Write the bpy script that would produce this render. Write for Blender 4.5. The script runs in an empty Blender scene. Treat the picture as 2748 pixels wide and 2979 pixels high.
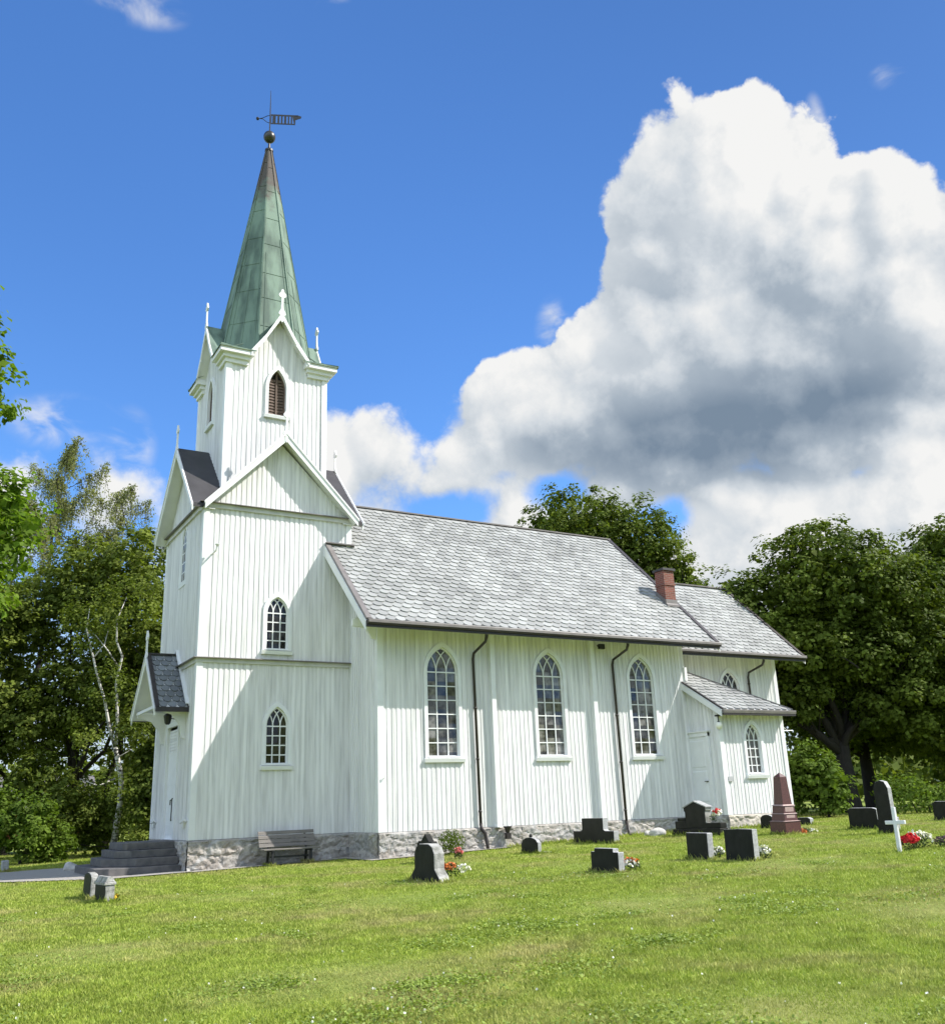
import bpy, bmesh, math, random
import numpy as np
from mathutils import Vector, Matrix, noise
from mathutils.geometry import tessellate_polygon

# ------------------------------------------------------------------ scene, camera, light
sc = bpy.context.scene
C = sc.collection
rng = np.random.default_rng(7)
random.seed(7)

CAM = Vector((-7.417, -29.195, 1.493))
AZ, PITCH, ROLL, FPX = 1.0340, 0.2998, -0.0386, 2753.5
fw = Vector((math.cos(PITCH)*math.cos(AZ), math.cos(PITCH)*math.sin(AZ), math.sin(PITCH)))
r0 = Vector((math.sin(AZ), -math.cos(AZ), 0)); u0 = r0.cross(fw)
rt = math.cos(ROLL)*r0 + math.sin(ROLL)*u0
up = -math.sin(ROLL)*r0 + math.cos(ROLL)*u0
cam = bpy.data.cameras.new('camera'); camo = bpy.data.objects.new('camera', cam); C.objects.link(camo)
cam.sensor_fit = 'HORIZONTAL'; cam.sensor_width = 36; cam.lens = FPX/2748*36
cam.clip_start = .1; cam.clip_end = 6000
camo.matrix_world = Matrix(((rt.x, up.x, -fw.x, CAM.x), (rt.y, up.y, -fw.y, CAM.y), (rt.z, up.z, -fw.z, CAM.z), (0, 0, 0, 1)))
sc.camera = camo

sc.view_settings.view_transform = 'Standard'
sc.view_settings.look = 'None'
sc.view_settings.gamma = 1
sc.view_settings.exposure = .97
sc.cycles.use_denoising = True
sc.cycles.max_bounces = 6
sc.cycles.adaptive_threshold = .015
sc.cycles.transparent_max_bounces = 4

SUN = Vector((.581, -.394, .713)).normalized()
sun = bpy.data.lights.new('sun', 'SUN'); suno = bpy.data.objects.new('sun', sun); C.objects.link(suno)
sun.energy = 3.6; sun.angle = math.radians(.5); sun.color = (1.0, .955, .90)
suno.rotation_euler = SUN.to_track_quat('Z', 'Y').to_euler()
suno.location = (20, -20, 40)

SKY_STRENGTH = .1
def build_world():
    w = bpy.data.worlds.new('World'); sc.world = w; w.use_nodes = True
    nt = w.node_tree; N = nt.nodes; L = nt.links; N.clear()
    def node(t, **k):
        n = N.new(t)
        for a, b in k.items(): setattr(n, a, b)
        return n
    def setin(s, v):
        if hasattr(v, 'is_output') or isinstance(v, bpy.types.NodeSocket): L.new(v, s)
        else: s.default_value = v
    def m(op, a, b=0.0, c=0.0, clamp=False):
        n = node('ShaderNodeMath', operation=op, use_clamp=clamp)
        setin(n.inputs[0], a); setin(n.inputs[1], b); setin(n.inputs[2], c); return n.outputs[0]
    def vm(op, a, b=(0, 0, 0), out=0):
        n = node('ShaderNodeVectorMath', operation=op); setin(n.inputs[0], a)
        if op == 'SCALE': setin(n.inputs['Scale'], b)
        else: setin(n.inputs[1], b)
        return n.outputs[out]
    def sep(v):
        n = node('ShaderNodeSeparateXYZ'); L.new(v, n.inputs[0]); return n.outputs
    def sstep(x, a, b):
        n = node('ShaderNodeMapRange', interpolation_type='SMOOTHSTEP')
        setin(n.inputs[0], x); n.inputs[1].default_value = a; n.inputs[2].default_value = b
        n.inputs[3].default_value = 0; n.inputs[4].default_value = 1; return n.outputs[0]
    def mixc(f, a, b):
        n = node('ShaderNodeMix', data_type='RGBA', clamp_result=False); setin(n.inputs[0], f); setin(n.inputs[6], a); setin(n.inputs[7], b); return n.outputs[2]
    tc = node('ShaderNodeTexCoord'); d0 = vm('NORMALIZE', tc.outputs['Generated'])
    DEG = 180/math.pi
    def azel(d):
        s = sep(d)
        az = m('MULTIPLY', m('ARCTAN2', s[1], s[0]), DEG); el = m('MULTIPLY', m('ARCSINE', s[2]), DEG)
        n = node('ShaderNodeCombineXYZ'); L.new(az, n.inputs[0]); L.new(el, n.inputs[1]); return n.outputs[0]
    def blob(p, b):
        ca, ce, ra, re = b; sc_ = min(ra, re)
        q = vm('MULTIPLY', vm('SUBTRACT', p, (ca, ce, 0)), (1/ra, 1/re, 0))
        return m('MULTIPLY', m('SUBTRACT', 1.0, vm('LENGTH', q, out=1)), sc_)
    BL = [(42.3, 33.2, 6.6, 6.3), (45.0, 31.6, 4.2, 5.2), (46.6, 27.6, 4.6, 4.6), (37.4, 33.4, 3.7, 3.8), (32.0, 30.3, 3.0, 3.2), (26.6, 28.6, 2.2, 4.2),
          (41.5, 25.0, 11.5, 6.0), (31.0, 24.8, 8, 6.0), (34, 20.3, 9, 2.6), (36.5, 28.4, 6, 4.2), (45.5, 18.6, 8, 3.0), (45.5, 20.6, 9, 3.4), (34.6, 31.8, 2.6, 2.4), (52.5, 20.6, 4.0, 1.9), (38, 18.6, 9, 3.3), (29, 19.5, 5, 2.6), (54.2, 22.6, 5.2, 3.9), (58.0, 21.4, 3.0, 3.3), (64.9, 20.2, 3.3, 3.5), (69.5, 18.8, 5.2, 4.3), (75, 15.5, 4, 3),
          (46, 14.4, 34, 6.0), (81.2, 18.2, 2.4, 2.6), (88.5, 16.5, 4.5, 3.6), (95, 15.5, 6, 5.5), (6, 26, 12, 12), (-24, 34, 22, 16), (-70, 40, 26, 18), (-120, 30, 28, 18), (-160, 34, 26, 20), (130, 22, 25, 9), (170, 25, 20, 10), (-110, 66, 60, 10)]  # last entries: unseen clouds added around and overhead to brighten the shade
    HOLES = [(61.0, 17.6, 2.0, 1.0), (54.0, 18.3, 1.5, .8), (48.3, 15.7, 1.9, 1.2)]
    def field(d):
        p = azel(d)
        wn = node('ShaderNodeTexNoise'); L.new(d, wn.inputs['Vector']); wn.inputs['Scale'].default_value = 9; wn.inputs['Detail'].default_value = 2
        warp = vm('SCALE', vm('SUBTRACT', wn.outputs['Color'], (.5, .5, .5)), 3.0)
        p2 = vm('ADD', p, warp)
        acc = None
        for b in BL:
            v = blob(p2, b)
            acc = v if acc is None else m('SMOOTH_MAX', acc, v, .55)
        hol = None
        for b in HOLES:
            v = blob(p2, b); hol = v if hol is None else m('MAXIMUM', hol, v)
        acc = m('SMOOTH_MIN', acc, m('MULTIPLY', hol, -1.6), .5)
        n1 = node('ShaderNodeTexNoise'); L.new(d, n1.inputs['Vector']); n1.inputs['Scale'].default_value = 17; n1.inputs['Detail'].default_value = 9; n1.inputs['Roughness'].default_value = .56
        vo = node('ShaderNodeTexVoronoi', feature='SMOOTH_F1'); L.new(vm('ADD', d, vm('SCALE', vm('SUBTRACT', n1.outputs['Color'], (.5, .5, .5)), .035)), vo.inputs['Vector'])
        vo.inputs['Scale'].default_value = 24; vo.inputs['Detail'].default_value = 4; vo.inputs['Roughness'].default_value = .62; vo.inputs['Smoothness'].default_value = .25; vo.normalize = True
        v2 = node('ShaderNodeTexVoronoi', feature='SMOOTH_F1'); L.new(vm('ADD', d, vm('SCALE', vm('SUBTRACT', n1.outputs['Color'], (.5, .5, .5)), .05)), v2.inputs['Vector'])
        v2.inputs['Scale'].default_value = 13; v2.inputs['Smoothness'].default_value = .3; v2.inputs['Detail'].default_value = 0
        puff = m('ADD', m('MULTIPLY', m('SUBTRACT', .32, vo.outputs['Distance']), 4.0), m('MULTIPLY', m('SUBTRACT', .42, v2.outputs['Distance']), 4.5))
        fb = m('MULTIPLY', m('SUBTRACT', n1.outputs['Fac'], .5), 3.6)
        return acc, m('ADD', puff, fb), p2, n1.outputs['Fac'], p
    D, H, p2, nf, p = field(d0)
    perp = (SUN - SUN.dot(Vector((math.cos(.72)*.86, math.sin(.72)*.86, .5)))*Vector((math.cos(.72)*.86, math.sin(.72)*.86, .5))).normalized()*.022
    d1 = vm('NORMALIZE', vm('ADD', d0, tuple(perp)))
    D1, H1, _, _, _ = field(d1)
    h = m('ADD', m('ADD', D, .38), m('MULTIPLY', H, .62))
    s = sep(p)
    # crisp crowns, softer low down
    soft = m('ADD', .42, m('MULTIPLY', sstep(s[1], 27, 17), 1.1))
    alpha = sstep(m('DIVIDE', h, soft), -.15, 1.0)
    # thin veils near the edges and high wisps
    wis = node('ShaderNodeTexNoise'); L.new(vm('MULTIPLY', d0, (9, 9, 16)), wis.inputs['Vector']); wis.inputs['Scale'].default_value = 1.6; wis.inputs['Detail'].default_value = 7; wis.inputs['Distortion'].default_value = .6
    wm = None
    for b in [(82, 43.6, 4, 1.2), (68.3, 46.0, 1.6, 2.2), (84, 21.5, 4, 2.0), (80.5, 20.6, 2.0, 2.6), (53.3, 27.5, 1.5, 2.5), (34.9, 36.4, .8, 1.6), (30, 37.5, 1.6, 1)]:
        v = m('MULTIPLY', blob(p, b), 1/min(b[2], b[3])); wm = v if wm is None else m('MAXIMUM', wm, v)
    veil = m('MULTIPLY', m('MULTIPLY', sstep(wm, 0, .7), sstep(wis.outputs['Fac'], .42, .68)), .75)
    alpha = m('MAXIMUM', alpha, veil)
    hz = m('MULTIPLY', sstep(s[1], 17, 3), .85)
    # light on the cloud: relief towards the sun, grey flat bases
    relief = m('MINIMUM', m('MAXIMUM', m('ADD', m('MULTIPLY', m('SUBTRACT', D, D1), .13), m('MULTIPLY', m('SUBTRACT', H, H1), .075)), -.10), .2)
    pg = vm('ADD', p, vm('SCALE', vm('SUBTRACT', p2, p), .55)); grey = None
    for (ca, ce, ra, re, k) in [(44.0, 20.7, 17.5, 5.2, .70), (35.5, 21.5, 8, 4.0, .42), (38.5, 25.8, 13, 7.5, .30), (46.0, 30.5, 6.0, 8.5, .17), (27, 27.0, 4.5, 4.5, .30), (53.5, 21.0, 5.5, 3.2, .26), (33.0, 31.8, 2.2, 2.0, .07), (62, 18.5, 8, 2.5, .10), (43, 34.5, 4.5, 4, .08), (58, 23, 4, 3, .10)]:
        v = m('MULTIPLY', sstep(m('MULTIPLY', blob(pg, (ca, ce, ra, re)), 1/min(ra, re)), 0.0, .9), k)
        grey = v if grey is None else m('MAXIMUM', grey, m('ADD', v, m('MULTIPLY', grey, .55)))
    b = m('ADD', .90, m('SUBTRACT', relief, grey))
    b = m('ADD', b, m('MULTIPLY', m('SUBTRACT', nf, .5), .18))
    b = m('ADD', b, m('MINIMUM', m('MAXIMUM', m('MULTIPLY', H, .032), -.07), .05))
    cr = node('ShaderNodeValToRGB'); L.new(b, cr.inputs[0])
    el = cr.color_ramp.elements; el[0].position = .15; el[0].color = (.20, .27, .36, 1); el[1].position = 1.0; el[1].color = (.93, .93, .92, 1)
    e = el.new(.52); e.color = (.40, .47, .55, 1); e = el.new(.76); e.color = (.66, .71, .76, 1)
    sky = node('ShaderNodeTexSky', sky_type='NISHITA', sun_disc=False)
    sky.sun_elevation = math.asin(SUN.z); sky.sun_rotation = math.pi/2 - math.atan2(SUN.y, SUN.x)
    sky.altitude = 0; sky.air_density = 1.0; sky.dust_density = .4; sky.ozone_density = 3.0
    hs = node('ShaderNodeHueSaturation'); hs.inputs['Saturation'].default_value = 1.12; hs.inputs['Value'].default_value = 1.0
    L.new(sky.outputs[0], hs.inputs['Color'])
    CL = 1/SKY_STRENGTH*.5
    # added fill: unseen west and south-west clouds brightened and tinted blue to lift shade
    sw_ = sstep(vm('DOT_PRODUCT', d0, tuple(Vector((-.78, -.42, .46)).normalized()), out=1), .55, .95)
    fill_gain = m('ADD', 1.0, m('MULTIPLY', sw_, 1.8))
    cloud = vm('MULTIPLY', vm('SCALE', cr.outputs[0], m('MULTIPLY', fill_gain, CL)), mixc(sw_, (1, 1, 1, 1), (.80, .93, 1.10, 1)))
    skyt = vm('SCALE', vm('MULTIPLY', hs.outputs[0], (.74, .96, 1.22)), m('SUBTRACT', 1.03, m('MULTIPLY', sstep(vm('DOT_PRODUCT', d0, tuple(SUN), out=1), .2, .9), .42)))
    skyc = mixc(hz, skyt, (.72*CL, .80*CL, .88*CL, 1))
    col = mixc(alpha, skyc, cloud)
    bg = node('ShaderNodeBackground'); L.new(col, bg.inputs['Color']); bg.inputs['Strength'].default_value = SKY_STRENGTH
    out = node('ShaderNodeOutputWorld'); L.new(bg.outputs[0], out.inputs['Surface'])
    w.cycles.sampling_method = 'MANUAL'; w.cycles.sample_map_resolution = 512
build_world()

# ------------------------------------------------------------------ materials
def mat(name, col, rough=.7, var=.0, nscale=3.0, island=0.0, bump=0.0, bscale=40.0, metal=0.0, spec=.5, col2=None, stretch=(1, 1, 1), detail=4, lo=.35, hi=.65, transl=0.0):
    M = bpy.data.materials.new(name); M.use_nodes = True
    nt = M.node_tree; N = nt.nodes; L = nt.links
    P = N['Principled BSDF']; out = N['Material Output']
    P.inputs['Roughness'].default_value = rough; P.inputs['Metallic'].default_value = metal; P.inputs['Specular IOR Level'].default_value = spec
    g = N.new('ShaderNodeTexCoord'); mp = N.new('ShaderNodeMapping'); L.new(g.outputs['Object'], mp.inputs[0]); mp.inputs['Scale'].default_value = stretch
    n = N.new('ShaderNodeTexNoise'); L.new(mp.outputs[0], n.inputs['Vector']); n.inputs['Scale'].default_value = nscale; n.inputs['Detail'].default_value = detail
    mr = N.new('ShaderNodeMapRange'); L.new(n.outputs['Fac'], mr.inputs[0]); mr.inputs[1].default_value = lo; mr.inputs[2].default_value = hi
    mx = N.new('ShaderNodeMix'); mx.data_type = 'RGBA'; L.new(mr.outputs[0], mx.inputs[0])
    c2 = col2 if col2 else tuple(c*(1-var) for c in col)
    mx.inputs[6].default_value = (*c2, 1); mx.inputs[7].default_value = (*col, 1)
    src = mx.outputs[2]
    if island:
        ge = N.new('ShaderNodeNewGeometry')
        mi = N.new('ShaderNodeMapRange'); L.new(ge.outputs['Random Per Island'], mi.inputs[0]); mi.inputs[3].default_value = 1-island; mi.inputs[4].default_value = 1+island*.6
        h = N.new('ShaderNodeVectorMath'); h.operation = 'SCALE'; L.new(src, h.inputs[0]); L.new(mi.outputs[0], h.inputs['Scale']); src = h.outputs[0]
    L.new(src, P.inputs['Base Color'])
    if bump:
        n2 = N.new('ShaderNodeTexNoise'); L.new(mp.outputs[0], n2.inputs['Vector']); n2.inputs['Scale'].default_value = bscale; n2.inputs['Detail'].default_value = 5
        bp = N.new('ShaderNodeBump'); bp.inputs['Strength'].default_value = bump; bp.inputs['Distance'].default_value = .02; L.new(n2.outputs['Fac'], bp.inputs['Height']); L.new(bp.outputs[0], P.inputs['Normal'])
    if transl:
        t = N.new('ShaderNodeBsdfTranslucent'); h2 = N.new('ShaderNodeVectorMath'); h2.operation = 'MULTIPLY'; L.new(src, h2.inputs[0]); h2.inputs[1].default_value = (1.5, 1.6, .7); L.new(h2.outputs[0], t.inputs['Color'])
        ms = N.new('ShaderNodeMixShader'); ms.inputs[0].default_value = transl; L.new(P.outputs[0], ms.inputs[1]); L.new(t.outputs[0], ms.inputs[2]); L.new(ms.outputs[0], out.inputs['Surface'])
    return M

PAINT = mat('white_board_paint', (.78, .775, .765), .6, .21, 2.2, island=.12, bump=.2, bscale=25, stretch=(5, 5, .3), lo=.32, hi=.56)
TRIM = mat('white_trim_paint', (.785, .79, .785), .5, .06, 3)
SLATE = mat('grey_slate', (.35, .355, .34), .65, .20, .55, island=.24, bump=.2, bscale=30)
SLATE_DARK = mat('dark_slate', (.20, .215, .225), .55, .12, 3, island=.28, bump=.2)
TAR = mat('dark_sheet_roof', (.045, .042, .045), .6, .3, 2, bump=.1)
GUTTER = mat('dark_brown_metal', (.035, .027, .025), .45, .3, 4)
EDGE = mat('grey_brown_edging', (.20, .18, .17), .5, .25, 3)
GLASS = mat('window_glass', (.035, .033, .032), .06, .0, 3, col2=(.006, .006, .006), spec=.4, bump=.16, bscale=4, lo=.42, hi=.62)
def old_panes(M):
    nt = M.node_tree; N = nt.nodes; L = nt.links; P = N['Principled BSDF']; old = P.inputs['Base Color'].links[0].from_socket
    g = N.new('ShaderNodeTexCoord'); sn = N.new('ShaderNodeVectorMath'); sn.operation = 'SNAP'; L.new(g.outputs['Object'], sn.inputs[0]); sn.inputs[1].default_value = (.373, 50, .443)
    wn = N.new('ShaderNodeTexWhiteNoise'); L.new(sn.outputs[0], wn.inputs['Vector'])
    mr = N.new('ShaderNodeMapRange'); L.new(wn.outputs['Value'], mr.inputs[0]); mr.inputs[3].default_value = .35; mr.inputs[4].default_value = 1.5
    k = N.new('ShaderNodeVectorMath'); k.operation = 'SCALE'; L.new(old, k.inputs[0]); L.new(mr.outputs[0], k.inputs['Scale']); L.new(k.outputs[0], P.inputs['Base Color'])
    c = N.new('ShaderNodeVectorMath'); c.operation = 'MULTIPLY_ADD'; L.new(wn.outputs['Color'], c.inputs[0]); c.inputs[1].default_value = (.16, .16, .16); c.inputs[2].default_value = (-.08, -.08, -.08)
    b = P.inputs['Normal'].links[0].from_socket
    a = N.new('ShaderNodeVectorMath'); a.operation = 'ADD'; L.new(b, a.inputs[0]); L.new(c.outputs[0], a.inputs[1]); n = N.new('ShaderNodeVectorMath'); n.operation = 'NORMALIZE'; L.new(a.outputs[0], n.inputs[0]); L.new(n.outputs[0], P.inputs['Normal'])
    return M
NAVEGLASS = mat('nave_glass', (.17, .165, .155), .06, .0, 3.5, col2=(.030, .028, .026), spec=.75, bump=.16, bscale=4, lo=.38, hi=.64)  # pale mottled base colour stands in for reflected sky and trees
old_panes(NAVEGLASS); old_panes(GLASS)
LOUVRE = mat('brown_shutter_wood', (.13, .085, .06), .7, .3, 4, stretch=(8, 8, 1))
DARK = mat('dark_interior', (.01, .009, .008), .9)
BLACK = mat('black_iron', (.012, .012, .013), .45, .2, 6)
BRICK = None
def stonemat(name, a, b, sc=2.6):
    M = mat(name, a, .88, 0, 7, col2=b, bump=1.0, bscale=18, detail=7, lo=.38, hi=.62)
    nt = M.node_tree; N = nt.nodes; L = nt.links; P = N['Principled BSDF']; old = P.inputs['Base Color'].links[0].from_socket
    g = N.new('ShaderNodeTexCoord'); mp = N.new('ShaderNodeMapping'); L.new(g.outputs['Object'], mp.inputs[0]); mp.inputs['Scale'].default_value = (1, 1, 1.6)
    v = N.new('ShaderNodeTexVoronoi'); L.new(mp.outputs[0], v.inputs['Vector']); v.inputs['Scale'].default_value = sc
    hs = N.new('ShaderNodeSeparateColor'); L.new(v.outputs['Color'], hs.inputs[0])
    mr = N.new('ShaderNodeMapRange'); L.new(hs.outputs[0], mr.inputs[0]); mr.inputs[3].default_value = .72; mr.inputs[4].default_value = 1.10
    k = N.new('ShaderNodeVectorMath'); k.operation = 'SCALE'; L.new(old, k.inputs[0]); L.new(mr.outputs[0], k.inputs['Scale'])
    mx = N.new('ShaderNodeMix'); mx.data_type = 'RGBA'; m2 = N.new('ShaderNodeMath'); m2.operation = 'MULTIPLY'; L.new(hs.outputs[1], m2.inputs[0]); m2.inputs[1].default_value = .35; L.new(m2.outputs[0], mx.inputs[0]); L.new(k.outputs[0], mx.inputs[6]); mx.inputs[7].default_value = (.40, .31, .22, 1)
    L.new(mx.outputs[2], P.inputs['Base Color'])
    return M
STONE = stonemat('rubble_stone', (.43, .42, .40), (.29, .285, .28), 2.0)
GRANITE = mat('dark_step_granite', (.16, .15, .145), .8, .0, 5, col2=(.10, .098, .098), bump=.4, bscale=60, island=.2)
DARKSTONE = mat('dark_gravestone', (.017, .017, .014), .6, .0, 5, col2=(.009, .0095, .007), bump=.3, bscale=60, detail=6, spec=.25)
MOSSY = mat('weathered_gravestone', (.44, .43, .40), .9, .0, 6, col2=(.17, .17, .145), bump=.7, bscale=30, detail=7)  # pale tone also stands for sunlight on headstone edges
GREYSTONE = mat('grey_granite_gravestone', (.44, .44, .43), .6, .0, 20, col2=(.28, .28, .275), bump=.3, bscale=80)
REDSTONE = mat('red_granite', (.115, .046, .040), .4, .0, 30, col2=(.07, .030, .027), bump=.1, bscale=80)
REDLIGHT = mat('pale_red_granite', (.42, .30, .27), .6, .15, 20)
GRAVEL = mat('gravel', (.46, .43, .38), .95, .0, 60, col2=(.27, .25, .22), bump=.8, bscale=90, detail=6)
BARK = mat('bark', (.032, .027, .022), .9, .4, 6, stretch=(3, 3, .6), bump=.8, bscale=12)
BIRCHBARK = mat('birch_bark', (.62, .60, .55), .8, .0, 5, col2=(.05, .045, .04), stretch=(.7, .7, 2.2), lo=.38, hi=.5, bump=.4, bscale=15)
WOOD = mat('weathered_bench_wood', (.21, .19, .17), .8, .3, 3, stretch=(.5, 8, 8), bump=.3, bscale=20)
WHITEM = mat('white_painted_metal', (.75, .75, .74), .4, .1, 5)
LAMPGLASS = mat('frosted_globe', (.85, .83, .74), .3)
FOLI = mat('flower_foliage', (.05, .09, .025), .7, .3, 6, island=.3, transl=.25)
REDF = mat('red_petals', (.60, .012, .02), .6, island=.25, transl=.15)
WHITEF = mat('white_petals', (.80, .79, .74), .6, island=.15, transl=.15)
ORANGEF = mat('orange_petals', (.62, .17, .03), .6, island=.35, transl=.15)
PINKF = mat('pink_petals', (.72, .20, .20), .6, island=.25, transl=.15)
YELLOWF = mat('yellow_petals', (.80, .58, .04), .6, island=.15)
REDHOUSE = mat('red_house_paint', (.22, .03, .022), .8, .25, 3)
ROOFTILE = mat('grey_house_roof', (.16, .15, .15), .8, .2, 3)
ROCK = mat('pale_rock', (.55, .53, .49), .9, .25, 6, bump=.6)

def leafmat(name, c1, c2, tr=.3):
    return mat(name, c1, .7, 0, .35, col2=c2, island=.40, detail=3, transl=tr, spec=.14, lo=.3, hi=.7)
LEAF_LINDEN = leafmat('linden_leaves', (.150, .195, .029), (.056, .086, .012), .28)
LEAF_MAPLE = leafmat('maple_leaves', (.18, .275, .03), (.10, .17, .02), .38)
LEAF_WOOD = leafmat('woodland_leaves', (.185, .225, .038), (.080, .115, .02), .32)
LEAF_BIRCH = leafmat('birch_leaves', (.30, .31, .15), (.20, .215, .095), .38)
LEAF_BUSH = leafmat('bush_leaves', (.15, .22, .03), (.075, .125, .017), .34)

def copper():
    M = mat('green_copper', (.165, .24, .185), .75, 0, 1.6, col2=(.075, .118, .092), bump=.15, bscale=6, stretch=(1.6, 1.6, .3), detail=7, lo=.36, hi=.58)
    nt = M.node_tree; N = nt.nodes; L = nt.links; P = N['Principled BSDF']
    old = P.inputs['Base Color'].links[0].from_socket
    g = N.new('ShaderNodeTexCoord'); s = N.new('ShaderNodeSeparateXYZ'); L.new(g.outputs['Object'], s.inputs[0])
    n = N.new('ShaderNodeTexNoise'); n.inputs['Scale'].default_value = 2.2; n.inputs['Detail'].default_value = 5; L.new(g.outputs['Object'], n.inputs['Vector'])
    a = N.new('ShaderNodeMath'); a.operation = 'MULTIPLY_ADD'; L.new(n.outputs['Fac'], a.inputs[0]); a.inputs[1].default_value = 3.8; L.new(s.outputs[2], a.inputs[2])
    r = N.new('ShaderNodeMapRange'); L.new(a.outputs[0], r.inputs[0]); r.inputs[1].default_value = 26.2; r.inputs[2].default_value = 27.4
    mx = N.new('ShaderNodeMix'); mx.data_type = 'RGBA'; L.new(r.outputs[0], mx.inputs[0]); L.new(old, mx.inputs[6]); mx.inputs[7].default_value = (.085, .07, .06, 1)
    L.new(mx.outputs[2], P.inputs['Base Color'])
    return M
COPPER = copper()
def brickmat():
    M = mat('red_brick', (.3, .1, .07), .85, .2, 6)
    nt = M.node_tree; N = nt.nodes; L = nt.links; P = N['Principled BSDF']
    g = N.new('ShaderNodeTexCoord'); mp = N.new('ShaderNodeMapping'); L.new(g.outputs['Object'], mp.inputs[0]); mp.inputs['Rotation'].default_value = (math.pi/2, 0, 0)
    s = N.new('ShaderNodeSeparateXYZ'); L.new(g.outputs['Object'], s.inputs[0]); a = N.new('ShaderNodeMath'); L.new(s.outputs[0], a.inputs[0]); L.new(s.outputs[1], a.inputs[1])
    cb = N.new('ShaderNodeCombineXYZ'); L.new(a.outputs[0], cb.inputs[0]); L.new(s.outputs[2], cb.inputs[1])
    b = N.new('ShaderNodeTexBrick'); L.new(cb.outputs[0], b.inputs['Vector']); b.inputs['Scale'].default_value = 1; b.inputs['Brick Width'].default_value = .24; b.inputs['Row Height'].default_value = .075; b.inputs['Mortar Size'].default_value = .008
    b.inputs['Color1'].default_value = (.23, .06, .038, 1); b.inputs['Color2'].default_value = (.14, .042, .03, 1); b.inputs['Mortar'].default_value = (.22, .17, .14, 1)
    L.new(b.outputs['Color'], P.inputs['Base Color'])
    return M
BRICK = brickmat()

# ------------------------------------------------------------------ mesh helpers
class MB:
    def __init__(s): s.v = []; s.f = []
    def add(s, vs, fs):
        o = len(s.v); s.v += [tuple(map(float, p)) for p in vs]; s.f += [tuple(i+o for i in f) for f in fs]
    def box(s, a, b):
        x0, y0, z0 = a; x1, y1, z1 = b
        s.add([(x0, y0, z0), (x1, y0, z0), (x1, y1, z0), (x0, y1, z0), (x0, y0, z1), (x1, y0, z1), (x1, y1, z1), (x0, y1, z1)],
              [(0, 3, 2, 1), (4, 5, 6, 7), (0, 1, 5, 4), (1, 2, 6, 5), (2, 3, 7, 6), (3, 0, 4, 7)])
    def hexa(s, lo, hi):   # two quads (4 pts each) lower / upper
        s.add(list(lo)+list(hi), [(0, 3, 2, 1), (4, 5, 6, 7), (0, 1, 5, 4), (1, 2, 6, 5), (2, 3, 7, 6), (3, 0, 4, 7)])
    def prism(s, poly, d):   # poly: 3D points, d: extrusion vector
        n = len(poly); P = [Vector(p) for p in poly]; D = Vector(d)
        s.add([tuple(p) for p in P]+[tuple(p+D) for p in P], [tuple(range(n-1, -1, -1)), tuple(range(n, 2*n))]+[(i, (i+1) % n, (i+1) % n+n, i+n) for i in range(n)])
    def bar(s, a, b, w, h, upv=(0, 0, 1)):
        a = Vector(a); b = Vector(b); d = (b-a).normalized(); x = d.cross(Vector(upv))
        if x.length < 1e-4: x = d.cross(Vector((1, 0, 0)))
        x = x.normalized()*w/2; y = x.normalized().cross(d)*h/2
        s.hexa([a-x-y, a+x-y, a+x+y, a-x+y], [b-x-y, b+x-y, b+x+y, b-x+y])
    def tube(s, pts, rad, n=8, cap=True):
        P = [Vector(p) for p in pts]; o = len(s.v); prev = None
        for i, p in enumerate(P):
            t = (P[min(i+1, len(P)-1)]-P[max(i-1, 0)]).normalized()
            a = Vector((0, 0, 1)) if abs(t.z) < .9 else Vector((1, 0, 0))
            if prev is None: x = t.cross(a).normalized()
            else:
                x = (prev - t*prev.dot(t))
                x = x.normalized() if x.length > 1e-5 else t.cross(a).normalized()
            prev = x; y = t.cross(x); r = rad[i] if hasattr(rad, '__len__') else rad
            for k in range(n):
                q = p + x*(r*math.cos(2*math.pi*k/n)) + y*(r*math.sin(2*math.pi*k/n)); s.v.append(tuple(q))
        for i in range(len(P)-1):
            for k in range(n):
                a0 = o+i*n+k; b0_ = o+i*n+(k+1) % n; s.f.append((a0, b0_, b0_+n, a0+n))
        if cap:
            s.f.append(tuple(o+k for k in range(n-1, -1, -1))); s.f.append(tuple(o+(len(P)-1)*n+k for k in range(n)))
    def lathe(s, prof, center=(0, 0, 0), n=16):   # prof: (r, z)
        o = len(s.v); cx, cy, cz = center
        for r, z in prof:
            for k in range(n): s.v.append((cx+r*math.cos(2*math.pi*k/n), cy+r*math.sin(2*math.pi*k/n), cz+z))
        for i in range(len(prof)-1):
            for k in range(n):
                a = o+i*n+k; b = o+i*n+(k+1) % n; s.f.append((a, b, b+n, a+n))
        s.f.append(tuple(o+k for k in range(n-1, -1, -1))); s.f.append(tuple(o+(len(prof)-1)*n+k for k in range(n)))
    def build(s, name, m, parent=None, smooth=False, bevel=0, loc=None):
        me = bpy.data.meshes.new(name); me.from_pydata(s.v, [], s.f); me.update()
        o = bpy.data.objects.new(name, me); C.objects.link(o); me.materials.append(m)
        if smooth: me.polygons.foreach_set('use_smooth', [True]*len(me.polygons))
        if bevel:
            b = o.modifiers.new('bevel', 'BEVEL'); b.width = bevel; b.segments = 2; b.limit_method = 'ANGLE'; b.angle_limit = math.radians(40)
        if parent is not None: o.parent = parent
        if loc is not None: o.location = loc
        return o

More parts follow.
